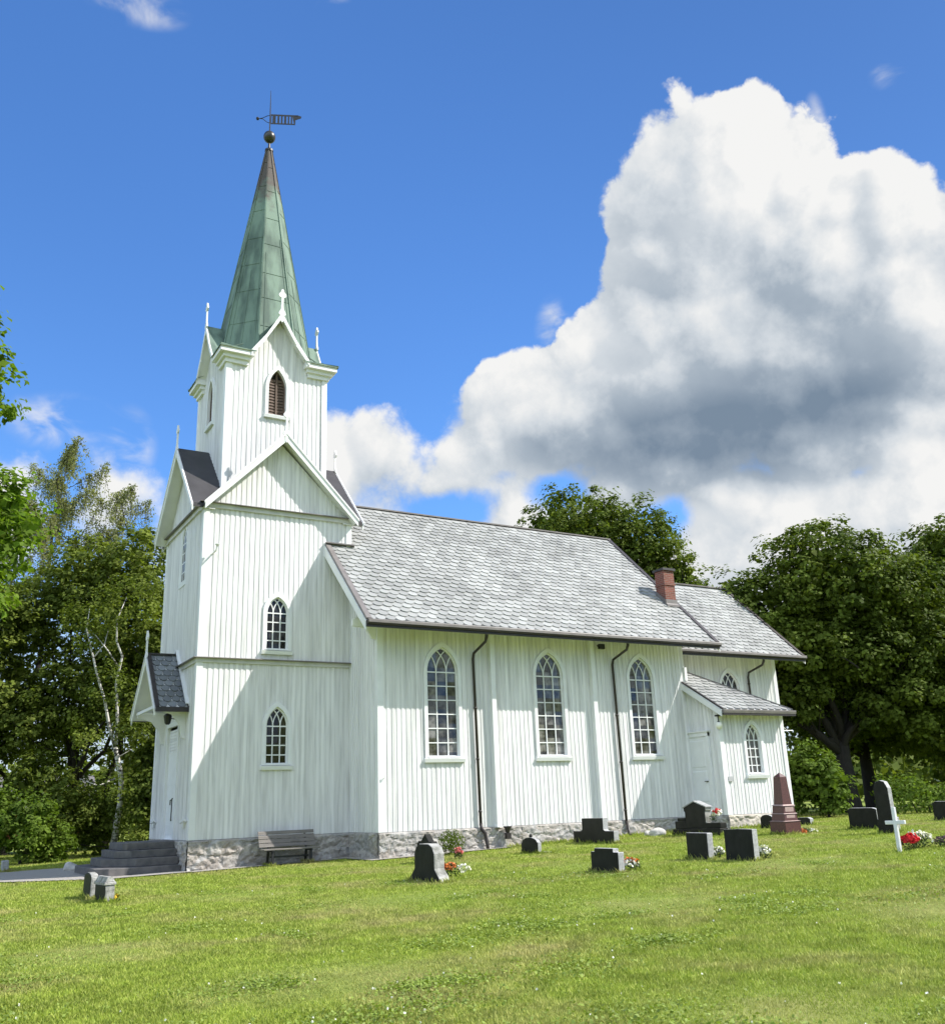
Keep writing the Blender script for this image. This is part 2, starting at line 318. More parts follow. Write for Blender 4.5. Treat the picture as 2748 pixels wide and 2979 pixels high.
def npmesh(name, V, F, m, parent=None, k=4):
    me = bpy.data.meshes.new(name)
    V = np.ascontiguousarray(V, dtype=np.float32); nv = len(V); nf = len(F); F = np.ascontiguousarray(F, dtype=np.int32)
    me.vertices.add(nv); me.vertices.foreach_set('co', V.ravel())
    me.loops.add(nf*k); me.loops.foreach_set('vertex_index', F.ravel())
    me.polygons.add(nf); me.polygons.foreach_set('loop_start', np.arange(0, nf*k, k, dtype=np.int32)); me.polygons.foreach_set('loop_total', np.full(nf, k, dtype=np.int32))
    me.update(calc_edges=True); me.materials.append(m)
    o = bpy.data.objects.new(name, me); C.objects.link(o)
    if parent is not None: o.parent = parent
    return o

def tag(o, label=None, cat=None, group=None, kind=None):
    if label: o['label'] = label
    if cat: o['category'] = cat
    if group: o['group'] = group
    if kind: o['kind'] = kind
    return o
def empty(name, loc=(0, 0, 0), label=None, cat=None, group=None, rz=0):
    o = bpy.data.objects.new(name, None); C.objects.link(o); o.location = loc; o.rotation_euler = (0, 0, rz); o.empty_display_size = .2
    return tag(o, label, cat, group)
def part(name, parent):
    o = bpy.data.objects.new(name, None); C.objects.link(o); o.parent = parent; return o

# ------------------------------------------------------------------ ground
def gz(x, y):
    t = np.clip((np.asarray(x, dtype=float)+6)/30, 0, 1); t = t*t*(3-2*t)*.5+t*.5
    return -.16+.58*t
def path_mask(x, y):
    """gravel: the forecourt west of the tower and a narrow strip along the walls"""
    x = np.asarray(x, float); y = np.asarray(y, float)
    wob = .12*np.sin(x*1.7)+.08*np.sin(x*4.1+1)
    west = (x < .3) & (y > np.where(x > -2.2, -.40, -.40+(-x-2.2)*1.08+0*x)+wob*.5) & (y < 7.6+wob-.1*x) & (x > -60)
    strip = (x >= .0) & (x < 5.2) & (y > -.56+wob*.2) & (y < 6)
    strip2 = (x >= 4.6) & (x < 9.4) & (y > -2.66+wob*.2) & (y < 6)
    strip3 = (x >= 9.4) & (x < 21.2) & (y > np.where(x < 17.4, -2.35, -3.85)) & (y < 6)
    return west | strip | strip2 | strip3

def lawnmat():
    M = bpy.data.materials.new('lawn_soil'); M.use_nodes = True; nt = M.node_tree; N = nt.nodes; L = nt.links; P = N['Principled BSDF']; P.inputs['Roughness'].default_value = .95; P.inputs['Specular IOR Level'].default_value = .1
    g = N.new('ShaderNodeTexCoord')
    n = N.new('ShaderNodeTexNoise'); n.inputs['Scale'].default_value = 18; n.inputs['Detail'].default_value = 8; n.inputs['Roughness'].default_value = .7; L.new(g.outputs['Object'], n.inputs['Vector'])
    r = N.new('ShaderNodeValToRGB'); L.new(n.outputs['Fac'], r.inputs[0]); e = r.color_ramp.elements
    e[0].position = .35; e[0].color = (.12, .17, .030, 1); e[1].position = .68; e[1].color = (.30, .36, .085, 1)
    n2 = N.new('ShaderNodeTexNoise'); n2.inputs['Scale'].default_value = .35; n2.inputs['Detail'].default_value = 5; L.new(g.outputs['Object'], n2.inputs['Vector'])
    r2 = N.new('ShaderNodeMapRange'); L.new(n2.outputs['Fac'], r2.inputs[0]); r2.inputs[1].default_value = .54; r2.inputs[2].default_value = .70; r2.inputs[4].default_value = .55
    mx = N.new('ShaderNodeMix'); mx.data_type = 'RGBA'; L.new(r2.outputs[0], mx.inputs[0]); L.new(r.outputs[0], mx.inputs[6]); mx.inputs[7].default_value = (.36, .33, .13, 1)
    L.new(mx.outputs[2], P.inputs['Base Color'])
    b = N.new('ShaderNodeBump'); b.inputs['Strength'].default_value = .8; b.inputs['Distance'].default_value = .04; L.new(n.outputs['Fac'], b.inputs['Height']); L.new(b.outputs[0], P.inputs['Normal'])
    return M
LAWN = lawnmat()
def build_ground():
    def axis(c, near, step, far):
        a = [0.0]; s = step
        while a[-1] < far:
            if a[-1] > near: s *= 1.35
            a.append(a[-1]+s)
        a = np.array(a); return np.concatenate([c-a[:0:-1], c+a])
    xs = axis(6, 34, 1.0, 4000); ys_ = axis(-6, 34, 1.0, 4000)
    X, Y = np.meshgrid(xs, ys_); Z = gz(X, Y)
    Z += .018*np.sin(X*.9+Y*.4)*np.exp(-((X-6)**2+(Y+14)**2)/600) + .012*np.sin(Y*1.3-X*.5)*np.exp(-((X-6)**2+(Y+14)**2)/600)
    V = np.stack([X, Y, Z], -1).reshape(-1, 3); nx = len(xs); ny = len(ys_)
    i = np.arange(nx*ny).reshape(ny, nx); F = np.stack([i[:-1, :-1], i[:-1, 1:], i[1:, 1:], i[1:, :-1]], -1).reshape(-1, 4)
    o = npmesh('lawn', V, F, LAWN); tag(o, 'sunlit churchyard lawn with dry patches', 'lawn', kind='structure')
    o.data.polygons.foreach_set('use_smooth', [True]*len(o.data.polygons))
    # gravel sheet, 12 mm above the lawn
    xs = np.arange(-40, 21.4, .2); ys_ = np.arange(-5, 52, .2)
    X, Y = np.meshgrid(xs, ys_); Z = gz(X, Y)+.045; mk = path_mask(X[:-1, :-1]+.1, Y[:-1, :-1]+.1)
    V = np.stack([X, Y, Z], -1).reshape(-1, 3); i = np.arange(X.size).reshape(X.shape)
    F = np.stack([i[:-1, :-1], i[:-1, 1:], i[1:, 1:], i[1:, :-1]], -1)[mk]
    o = npmesh('gravel_path', V, F, GRAVEL); tag(o, 'pale gravel path round the church and its steps', 'path', kind='structure')
    me = o.data; bm = bmesh.new(); bm.from_mesh(me); bmesh.ops.delete(bm, geom=[v for v in bm.verts if not v.link_faces], context='VERTS'); bm.to_mesh(me); bm.free()
    # low wooded rise on the horizon
    mb = MB(); n = 120; R0 = 900
    for k in range(n):
        a = 2*math.pi*k/n; h = 26+16*noise.noise(Vector((math.cos(a)*3, math.sin(a)*3, 1)))+6*noise.noise(Vector((math.cos(a)*14, math.sin(a)*14, 5)))
        for (r, z) in ((R0, -3), (R0+120, h*.75), (R0+300, h), (R0+700, -3)): mb.v.append((r*math.cos(a), r*math.sin(a), z))
    for k in range(n):
        for j in range(3):
            a = k*4+j; b = ((k+1) % n)*4+j; mb.f.append((a, b, b+1, a+1))
    tag(mb.build('hills', mat('far_forest', (.035, .055, .03), .95, .5, .02), smooth=True), 'low wooded hills far beyond the churchyard', 'hills', kind='structure')
build_ground()

# ------------------------------------------------------------------ the church
ZF = .80; ZB = 6.09; ZS = 11.03; T = 5.0; CC = 2.5
YS = -2.22; YN = 5.0-YS; XE = 17.64; NZR = 12.45; NZE = 6.93; PIT = .937; EO = 1.17; XW = 5-.907; XRE = 18.42
YO = YS-EO
CY = -.39; CYN = 5.0-CY; CXE = 24.50; CXR = 25.12; CZR = 10.75
SY = -3.70; SXE = 20.86
B0, B1 = .68, 4.32

church = empty('church', (0, 0, 0), 'white wooden church with green copper spire and slate roofs', 'church')

def frame(O, U, Nn):
    O = Vector(O); U = Vector(U); Nn = Vector(Nn)
    return lambda u, v, n=0.0: tuple(O+U*u+Nn*n+Vector((0, 0, v)))

def arch_poly(cx, z0, a, zs, za, n=9):
    """closed outline, counter-clockwise from bottom-left"""
    if za-zs < 1e-6: return [(cx-a, z0), (cx+a, z0), (cx+a, zs), (cx-a, zs)]
    h = za-zs; R = (a*a+h*h)/(2*a); k = R-a
    pts = [(cx-a, z0), (cx+a, z0)]
    th = math.asin(min(1, h/R))
    for i in range(n): t = th*i/(n-1); pts.append((cx-k+R*math.cos(t), zs+R*math.sin(t)))
    for i in range(n-2, -1, -1): t = th*i/(n-1); pts.append((cx+k-R*math.cos(t), zs+R*math.sin(t)))
    return pts
def arch_top(u, cx, a, zs, za):
    if za-zs < 1e-6: return zs if abs(u-cx) < a else None
    h = za-zs; R = (a*a+h*h)/(2*a); k = R-a; d = abs(u-cx)
    if d >= a: return None
    return zs+math.sqrt(max(0, R*R-(d+k)**2))

def wall(F, u0, u1, z0, tops, openings, parent, period=.168, bw=.092, th=.015, name='wall', m=None, phase=0.0):
    """vertical board cladding; tops: list of (u, z) along the top edge; openings: (cx, z0, a, zs, za, casing)"""
    m = m or PAINT
    def zt(u):
        for (a, za), (b, zb) in zip(tops[:-1], tops[1:]):
            if a <= u <= b: return za+(zb-za)*(u-a)/(b-a) if b > a else max(za, zb)
        return tops[-1][1]
    mb = MB()
    outer = [(u0, z0), (u1, z0)]+[(u, z) for u, z in reversed(tops)]
    loops = [[Vector((u, z, 0)) for u, z in outer]]; flat = list(outer)
    for (cx, oz, a, zs, za, cw) in openings:
        h = arch_poly(cx, oz, a+.01, zs, za+.012 if za-zs > 1e-6 else za); flat += h; loops.append([Vector((u, z, 0)) for u, z in h])
    tris = tessellate_polygon(loops) if openings or len(outer) > 4 else [(0, 1, 2), (0, 2, 3)]
    mb.add([F(u, z) for u, z in flat], [tuple(t) for t in tris])
    u = u0+phase
    while u+bw <= u1+1e-6:
        ue = u+bw
        br = sorted([u, ue]+[b for b, _ in tops if u < b < ue])
        for ua, ub in zip(br[:-1], br[1:]):
            cuts = []
            um = (ua+ub)/2
            for (cx, oz, a, zs, za, cw) in openings:
                if ub > cx-a-cw and ua < cx+a+cw:
                    tt = max([t for t in (arch_top(q, cx, a+cw*.9, zs, za+cw) for q in (ua, ub, um)) if t is not None], default=zs) if za-zs > 1e-6 else za+cw
                    cuts.append((oz-.05, tt-.02))
            segs = []; z = z0
            for (c0, c1) in sorted(cuts):
                if c0 > z: segs.append((z, c0, c0))
                z = max(z, c1)
            segs.append((z, zt(ua+1e-6)-.004, zt(ub-1e-6)-.004))
            for (s0, sa, sb) in segs:
                if min(sa, sb)-s0 < .03: continue
                mb.hexa([F(ua, s0, .0015), F(ub, s0, .0015), F(ub, s0, th), F(ua, s0, th)], [F(ua, sa, .0015), F(ub, sb, .0015), F(ub, sb, th), F(ua, sa, th)])
        u += period
    return mb.build(name, m, parent)

def ring(mb, F, inner, outer, n0, n1):
    k = len(inner)
    vs = [F(u, z, n1) for u, z in inner]+[F(u, z, n1) for u, z in outer]+[F(u, z, n0) for u, z in inner]+[F(u, z, n0) for u, z in outer]
    fs = []
    for i in range(k):
        j = (i+1) % k
        fs += [(i, j, j+k, i+k), (i+k, j+k, j+3*k, i+3*k), (j, i, i+2*k, j+2*k)]
    mb.add(vs, fs)

def strip(mb, F, pts, w, n0, n1):
    for (a, b) in zip(pts[:-1], pts[1:]):
        dx, dz = b[0]-a[0], b[1]-a[1]; l = math.hypot(dx, dz)
        if l < 1e-5: continue
        px, pz = -dz/l*w/2, dx/l*w/2
        q = [(a[0]-px, a[1]-pz), (b[0]-px, b[1]-pz), (b[0]+px, b[1]+pz), (a[0]+px, a[1]+pz)]
        mb.hexa([F(u, z, n0) for u, z in q], [F(u, z, n1) for u, z in q])

def window(F, cx, z0, a, zs, za, rows, parent, cw=.12, dep=.07, proj=.06, barw=.032, label=None, glass=None):
    inner = arch_poly(cx, z0, a, zs, za)
    outer = arch_poly(cx, z0-.02, a+cw, zs, za+cw*1.25)
    mb = MB(); ring(mb, F, inner, outer, -.001, proj)
    # reveal
    k = len(inner); mb.add([F(u, z, .0) for u, z in inner]+[F(u, z, -dep-.02) for u, z in inner], [((i+1) % k, i, i+k, (i+1) % k+k) for i in range(k)])
    w = mb.build('window', TRIM, parent)
    if label: w['label'] = label
    g = MB(); g.add([F(u, z, -dep) for u, z in inner], [tuple(range(k))]); g.build('pane', glass or GLASS, w)
    bars = MB()
    ring(bars, F, arch_poly(cx, z0+.05, a-.045, zs, za-.055), arch_poly(cx, z0, a, zs, za), -dep+.001, -dep+.045)
    n0, n1 = -dep+.0015, -dep+.034
    ms = [-a/3, a/3]
    for mu in ms: strip(bars, F, [(cx+mu, z0+.04), (cx+mu, zs)], barw, n0, n1)
    for r in range(1, rows+1):
        z = z0+(zs-z0)*r/rows; strip(bars, F, [(cx-a+.04, z), (cx+a-.04, z)], barw*(1.25 if r == rows else 1), n0+.0007, n1-.0007)
    h = za-zs; R = (a*a+h*h)/(2*a); kk = R-a
    for mu in ms:
        for sgn in (1, -1):
            pts = []
            for i in range(30):
                t = math.asin(min(1, h/R))*1.25*i/29
                u = mu+sgn*(R-R*math.cos(t)); z = zs+R*math.sin(t)
                tt = arch_top(cx+u, cx, a-.03, zs, za-.04)
                if tt is None or z > tt: break
                pts.append((cx+u, z))
            strip(bars, F, pts, barw*.95, n0+.0003*(2 if sgn > 0 else 3), n1-.0003*(2 if sgn > 0 else 3))
    bars.build('glazing_bars', TRIM, w)
    s = MB(); s.hexa([F(cx-a-cw-.03, z0-.16, 0), F(cx+a+cw+.03, z0-.16, 0), F(cx+a+cw+.03, z0-.16, .10), F(cx-a-cw-.03, z0-.16, .10)],
                     [F(cx-a-cw-.03, z0-.02, 0), F(cx+a+cw+.03, z0-.02, 0), F(cx+a+cw+.03, z0-.05, .13), F(cx-a-cw-.03, z0-.05, .13)])
    s.hexa([F(cx-a-.02, z0-.022, 0), F(cx+a+.02, z0-.022, 0), F(cx+a+.02, z0-.022, .085), F(cx-a-.02, z0-.022, .085)],
           [F(cx-a-.02, z0+.03, -.02), F(cx+a+.02, z0+.03, -.02), F(cx+a+.02, z0+.02, .085), F(cx-a-.02, z0+.02, .085)])
    s.build('sill', TRIM, w)
    return w

FS = lambda x, y: frame((x, y, 0), (1, 0, 0), (0, -1, 0))      # south-facing wall, u = x - x0
FW = lambda x, y: frame((x, y, 0), (0, -1, 0), (-1, 0, 0))     # west-facing wall, u runs south from y
FE = lambda x, y: frame((x, y, 0), (0, 1, 0), (1, 0, 0))
FN = lambda x, y: frame((x, y, 0), (-1, 0, 0), (0, 1, 0))

def rubble(name, F, u0, u1, zb, zt, parent, cell=.04, depth=.07, big=.42, seed=0, m=None, thick=.05):
    nu = max(2, int((u1-u0)/cell)); nz = max(2, int((zt-zb)/cell)); mb = MB()
    for j in range(nz+1):
        for i in range(nu+1):
            u = u0+(u1-u0)*i/nu; z = zb+(zt-zb)*j/nz
            q = Vector((u/big, z/(big*.62), seed)); q += .35*noise.noise_vector(q*1.3)
            ds, _ = noise.voronoi(Vector((q.x, q.y, seed*3.1)))
            e = min(1, (ds[1]-ds[0])*5.0)
            n = thick+depth*(e*.50+.42*noise.fractal(Vector((u*6, z*8, seed)), .9, 2.1, 5))
            if j == nz: n = thick*.6
            mb.v.append(F(u, z, n))
    for j in range(nz):
        for i in range(nu):
            a = j*(nu+1)+i; mb.f.append((a, a+1, a+nu+2, a+nu+1))
    o = len(mb.v); mb.v += [F(u0, zt, -.05), F(u1, zt, -.05)]; top = [nz*(nu+1)+i for i in range(nu+1)]; mb.f.append(tuple([o+1, o]+top))
    return mb.build(name, m or STONE, parent)

def slates(name, origin, U, D, nrm, rows, length_fn, w=.30, ex=.215, m=None, parent=None, jit=.012, deep=.42):
    """scalloped slates on a roof plane. origin: eave corner; U along eave; D up the slope; length_fn(s) -> (ua, ub) at slope distance s"""
    U = np.array(U, float); D = np.array(D, float); Nn = np.array(nrm, float); O = np.array(origin, float)
    V = []; Fc = []
    prof = [(0, 1.32), (0, deep), (.14, deep*.4), (.32, deep*.08), (.5, 0), (.68, deep*.08), (.86, deep*.4), (1, deep), (1, 1.32)]
    for r in range(rows):
        s = r*ex; ua, ub = length_fn(s); off = (r % 2)*w/2
        k0 = math.floor((ua-off)/w); k1 = math.ceil((ub-off)/w)
        for k in range(k0, k1):
            a = off+k*w; b = a+w
            if b < ua+.04 or a > ub-.04: continue
            a2 = max(a, ua)+.006; b2 = min(b, ub)-.006
            lift = .013+random.random()*.013; tw = random.uniform(-.008, .008); dj = random.uniform(-jit, jit)
            base = len(V)
            for (x, y) in prof:
                u = a2+(b2-a2)*x; ss = s+y*ex+(dj if y < 1 else 0)
                n = .012+(lift+.012)*(1-y/1.32)+tw*(x-.5)
                if y >= 1.3: n = .004
                V.append(O+U*u+D*ss+Nn*n)
            for (x, y) in prof[1:-1]:
                u = a2+(b2-a2)*x; V.append(O+U*u+D*(s+y*ex+dj+.002)+Nn*(-.002))
            Fc.append([base+i for i in range(9)])
            for i in range(6): Fc.append([base+1+i, base+9+i, base+10+i, base+2+i])
    me = bpy.data.meshes.new(name); me.from_pydata([tuple(v) for v in V], [], Fc); me.update(); me.materials.append(m or SLATE)
    o = bpy.data.objects.new(name, me); C.objects.link(o); o.parent = parent; return o

def finial(F, u, z, h, parent, t=.05, s=1.0):
    """flat sawn gable cross on a stem"""
    t = .055; w = .047*s; b = z-.30*s
    out = [(-w*1.0, b), (0, b-.06*s), (w*1.0, b), (w*1.05, z-.12*s), (w*2.6, z-.06*s), (w*2.2, z+.02*s), (w*1.0, z+.12*s), (w*.75, z+.30*s), (w*.75, z+h-.31*s),
           (w*1.9, z+h-.30*s), (w*2.7, z+h-.24*s), (w*2.5, z+h-.18*s), (w*1.2, z+h-.10*s), (w*.8, z+h-.02*s), (0, z+h), ]
    full = out+[(-x, y) for x, y in reversed(out[2:-1])]
    # dedupe bottom
    full = [p for i, p in enumerate(full) if i == 0 or p != full[i-1]]
    if full[-1] == full[0]: full.pop()
    mb = MB(); mb.prism([F(u+x, y, 0) for x, y in full], Vector(F(0, 0, t))-Vector(F(0, 0, 0)))
    return mb.build('finial', TRIM, parent)

def bargeboard(F, cu, za, half, zfoot, parent, h=.26, t=.04, n=0.0, capm=None, capw=.12):
    for sg in (-1, 1):
        mb = MB()
        poly = [(cu, za), (cu+sg*half, zfoot), (cu+sg*half, zfoot-h*1.1), (cu, za-h*1.35)]
        if sg < 0: poly = poly[::-1]
        mb.prism([F(u, z, n) for u, z in poly], Vector(F(0, 0, t))-Vector(F(0, 0, 0)))
        # thin shadow mould along the upper edge
        dz = (zfoot-za)/half
        p2 = [(cu, za+.035), (cu+sg*(half+.03), zfoot+.035+dz*.03), (cu+sg*(half+.03), zfoot-.04+dz*.03), (cu, za-.05)]
        if sg < 0: p2 = p2[::-1]
        mb.prism([F(u, z, n+t) for u, z in p2], Vector(F(0, 0, .03))-Vector(F(0, 0, 0)))
        mb.build('bargeboard', TRIM, parent)

# --- tower shaft
tower = church
gtop = [(0, ZS), (CC, ZS+2.42), (T, ZS)]
S_OPEN = [(2.545, 2.90, .36, 4.06, 4.66, .11), (2.47, 6.45, .36, 7.64, 8.17, .11)]
fs = FS(0, 0)
wall(fs, 0, T, ZF, gtop, S_OPEN, tower, phase=.16)
window(fs, 2.545, 2.90, .36, 4.06, 4.66, 4, church, label='lower tower window beside the bench')
window(fs, 2.47, 6.45, .36, 7.64, 8.17, 4, church, label='upper tower window half in sun')
fwst = FW(0, T)
fshal = lambda u, v, n=0.0: fwst(u, v, n*.3)
W_OPEN = [(2.5, 9.0, .32, 10.35, 10.95, .10), (2.48, ZF+.02, .68, 4.24, 4.24, .12)]
wall(fwst, 0, T, ZF, gtop, W_OPEN, tower, phase=.1)
window(fshal, 2.5, 9.0, .32, 10.35, 10.95, 4, church, cw=.10, label='narrow window high on the shaded west face of the tower')
wall(FE(T, 0), 0, T, 6.0, gtop, [], tower)
wall(FN(T, T), 0, T, ZF, gtop, [], tower)
BELT = mat('shaded_belt_paint', (.64, .635, .61), .6, .18, 3)  # grey stands in for the shade under the water board
def belts():
    for z, hh, pr in ((ZB-.13, .17, .07), (ZS-.10, .19, .08)):
        mb = MB()
        a, b = -pr, T+pr
        lo = -.03; 
        for (p, q) in (((a, a, z), (b, .0, z)), ((a, 0, z), (0, T, z)), ((a, T, z), (b, T+pr, z)), ((T, 0, z), (b, T, z))):
            if z < 8 and p[0] == T: continue
            mb.box((p[0], p[1], z), (q[0], q[1], z+hh-.045))
        mb.build('belt_course', BELT, church); mb = MB()
        # sloping water board, drawn as a dark line along the band
        o2 = pr+.11
        for (A, Bq, A2, B2) in (((-o2, -o2), (T+o2, -o2), (T, 0), (0, 0)), ((-o2, T+o2), (-o2, -o2), (0, 0), (0, T))):
            zz = z+hh-.045
            mb.hexa([(A[0], A[1], zz), (Bq[0], Bq[1], zz), (A2[0], A2[1], zz), (B2[0], B2[1], zz)], [(A[0], A[1], zz+.02), (Bq[0], Bq[1], zz+.02), (A2[0], A2[1], zz+.06), (B2[0], B2[1], zz+.06)])
        mb.build('water_board', EDGE, church)
belts()
def corner_boards(x, y, z0, z1, sx, sy, w=.15, pr=.045):
    mb = MB()
    x0, x1 = sorted((x+sx*pr, x-sx*w)); y0, y1 = sorted((y+sy*pr, y))
    mb.box((x0, y0, z0), (x1, y1, z1))
    x0, x1 = sorted((x+sx*pr, x)); y0, y1 = sorted((y, y-sy*w))
    mb.box((x0, y0, z0), (x1, y1, z1))
    return mb.build('corner_board', TRIM, church)
for (z0, z1) in ((ZF, ZB-.131), (ZB+.04, ZS-.101)):
    corner_boards(0, 0, z0, z1, -1, -1); corner_boards(0, T, z0, z1, -1, 1)
corner_boards(T, 0, 9.9, ZS-.101, 1, -1)
# foundation under the tower
core = MB(); core.box((-.045, -.045, -.4), (5, 5, ZF-.02)); core.box((4.955, YS-.045, -.3), (XE, 5-YS+.045, ZF-.03)); core.box((XE-.045, SY-.045, -.1), (SXE+.045, CY+.1, ZF-.015)); core.box((XE, CY-.04, 0), (CXE+.04, 5-CY+.04, ZF-.025)); core.build('foundation', STONE, church)
rubble('foundation', fs, -.05, 5.0, -.35, ZF-.01, church, big=.62, depth=.10, seed=1)
rubble('foundation', fwst, .0, 5.05, -.35, ZF-.01, church, big=.62, depth=.08, seed=2)

# --- tower gables and cross roof
RA = 13.77; RF = 11.02; RO = .42; RH = 2.62
def tower_roof():
    mb = MB()
    sl = (RA-RF)/RH
    for k in range(4):
        c, s = [(1, 0), (0, 1), (-1, 0), (0, -1)][k]
        def Rz(x, y, z): x -= CC; y -= CC; return (CC+c*x-s*y, CC+s*x+c*y, z)
        for sg in (-1, 1):
            q = [(CC, -RO), (CC, CC), (CC+sg*RH, CC-RH), (CC+sg*RH, -RO)]
            zz = [RA, RA, RF, RF]
            top = [Rz(x, y, z) for (x, y), z in zip(q, zz)]; bot = [Rz(x, y, z-.14) for (x, y), z in zip(q, zz)]
            mb.hexa(bot, top)
    return mb.build('roof', TAR, church)
tr = tower_roof(); tr['label'] = 'dark cross-gabled roof round the belfry'
for F in (FS(0, -RO), FW(-RO, T), FE(T+RO, 0), FN(T, T+RO)):
    bargeboard(F, CC, RA-.02, RH, RF-.02, church, h=.22, t=.04)
    finial(F, CC, RA-.02, .88, church, t=.10)
# soffits under the gables
def soffit():
    for k in range(4):
        mb = MB()
        c, s = [(1, 0), (0, 1), (-1, 0), (0, -1)][k]
        def Rz(x, y, z): x -= CC; y -= CC; return (CC+c*x-s*y, CC+s*x+c*y, z)
        for sg in (-1, 1):
            q = [(CC, -RO+.005, RA-.145), (CC, .3, RA-.145), (CC+sg*(RH-.03), .3, RF-.115), (CC+sg*(RH-.03), -RO+.005, RF-.115)]
            mb.hexa([Rz(x, y, z-.03) for x, y, z in q], [Rz(x, y, z-.002) for x, y, z in q])
        mb.build('soffit', TRIM, church)
soffit()

# --- belfry
bt = [(0, 17.0), (CC-B0-1.0, 17.0), (CC-B0, 18.55), (CC-B0+1.0, 17.0), (B1-B0, 17.0)]
SO = [(CC-B0, 14.82, .325, 15.85, 16.57, .10)]
BFs = [FS(B0, B0), FW(B0, B1), FE(B1, B0), FN(B1, B1)]
for i, F in enumerate(BFs):
    if i == 1: F = (lambda G: (lambda u, v, n=0.0: G(u, v, n if n >= 0 else n*.4)))(F)
    wall(F, 0, B1-B0, 11.1, bt, SO, church, phase=.12)
    cx, z0, a, zs, za, cw = SO[0]
    inner = arch_poly(cx, z0, a, zs, za); mb = MB()
    ring(mb, F, inner, arch_poly(cx, z0-.02, a+.115, zs, za+.14), -.001, .07); k = len(inner)
    mb.add([F(u, z, .0) for u, z in inner]+[F(u, z, -.14) for u, z in inner], [((q+1) % k, q, q+k, (q+1) % k+k) for q in range(k)])
    w = mb.build('belfry_window', TRIM, church)
    sh = MB(); z = z0
    ring(sh, F, arch_poly(cx, z0+.05, a-.05, zs, za-.06), inner, -.13, -.09)
    sh.hexa([F(cx-.03, z0, -.13), F(cx+.03, z0, -.13), F(cx+.03, z0, -.075), F(cx-.03, z0, -.075)], [F(cx-.03, za-.06, -.13), F(cx+.03, za-.06, -.13), F(cx+.03, za-.06, -.075), F(cx-.03, za-.06, -.075)])
    for side in (-1, 1):
        for kk in range(14):
            zz = z0+.06+kk*.115
            tt = arch_top(cx+side*.16, cx, a-.04, zs, za-.06)
            if tt is None or zz+.1 > tt: break
            ua, ub = sorted((cx+side*.03, cx+side*(a-.03)))
            sh.hexa([F(ua, zz, -.10), F(ub, zz, -.10), F(ub, zz+.015, -.10), F(ua, zz+.015, -.10)], [F(ua, zz+.10, -.135), F(ub, zz+.10, -.135), F(ub, zz+.115, -.135), F(ua, zz+.115, -.135)])
    sh.build('shutter', LOUVRE, w)
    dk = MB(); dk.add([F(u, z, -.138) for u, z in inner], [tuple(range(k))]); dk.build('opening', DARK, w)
    sl = MB(); sl.hexa([F(cx-a-.15, z0-.14, 0), F(cx+a+.15, z0-.14, 0), F(cx+a+.15, z0-.14, .11), F(cx-a-.15, z0-.14, .11)], [F(cx-a-.15, z0-.02, 0), F(cx+a+.15, z0-.02, 0), F(cx+a+.15, z0-.04, .13), F(cx-a-.15, z0-.04, .13)])
    sl.build('sill', TRIM, w)
for (x, y, sx, sy) in ((B0, B0, -1, -1), (B1, B0, 1, -1), (B0, B1, -1, 1)): corner_boards(x, y, 11.2, 16.5, sx, sy, w=.16, pr=.04)
# belfry gables: copper saddle roofs running into the spire
GZ = 18.72; GF = 17.02; GH = 1.05; GO = .30
def belfry_gables():
    for k in range(4):
        mb = MB(); so = MB()
        c, s = [(1, 0), (0, 1), (-1, 0), (0, -1)][k]
        def Rz(x, y, z): x -= CC; y -= CC; return (CC+c*x-s*y, CC+s*x+c*y, z)
        for sg in (-1, 1):
            # slightly bell-cast slope: steep above, flaring at the foot
            pr = [(0, GZ), (.55, GZ-.98), (GH, GF)]
            for (h0, z0), (h1, z1) in zip(pr[:-1], pr[1:]):
                q = [(CC+sg*h0, B0-GO, z0), (CC+sg*h0, CC, z0), (CC+sg*h1, CC, z1), (CC+sg*h1, B0-GO, z1)]
                mb.hexa([Rz(x, y, z-.07) for x, y, z in q], [Rz(x, y, z) for x, y, z in q])
                q2 = [(CC+sg*h0, B0-GO+.005, z0-.072), (CC+sg*h0, B0+.05, z0-.072), (CC+sg*h1, B0+.05, z1-.072), (CC+sg*h1, B0-GO+.005, z1-.072)]
                so.hexa([Rz(x, y, z-.03) for x, y, z in q2], [Rz(x, y, z) for x, y, z in q2])
        mb.build('gable_roof', COPPER, church); so.build('soffit', TRIM, church)
    for F in (FS(0, B0-GO), FW(B0-GO, T), FE(B1+GO, 0), FN(T, B1+GO)):
        for sg in (-1, 1):
            mb = MB(); pr = [(0, GZ+.01), (.55, GZ-.97), (GH+.02, GF+.0)]
            for (h0, z0), (h1, z1) in zip(pr[:-1], pr[1:]):
                poly = [(CC+sg*h0, z0), (CC+sg*h1, z1), (CC+sg*h1, z1-.20), (CC+sg*h0, z0-.24)]
                if sg < 0: poly = poly[::-1]
                mb.prism([F(u, z, 0) for u, z in poly], Vector(F(0, 0, .05))-Vector(F(0, 0, 0)))
            mb.build('bargeboard', TRIM, church)
        finial(F, CC, GZ, .95, church, t=.12, s=1.1)
belfry_gables()
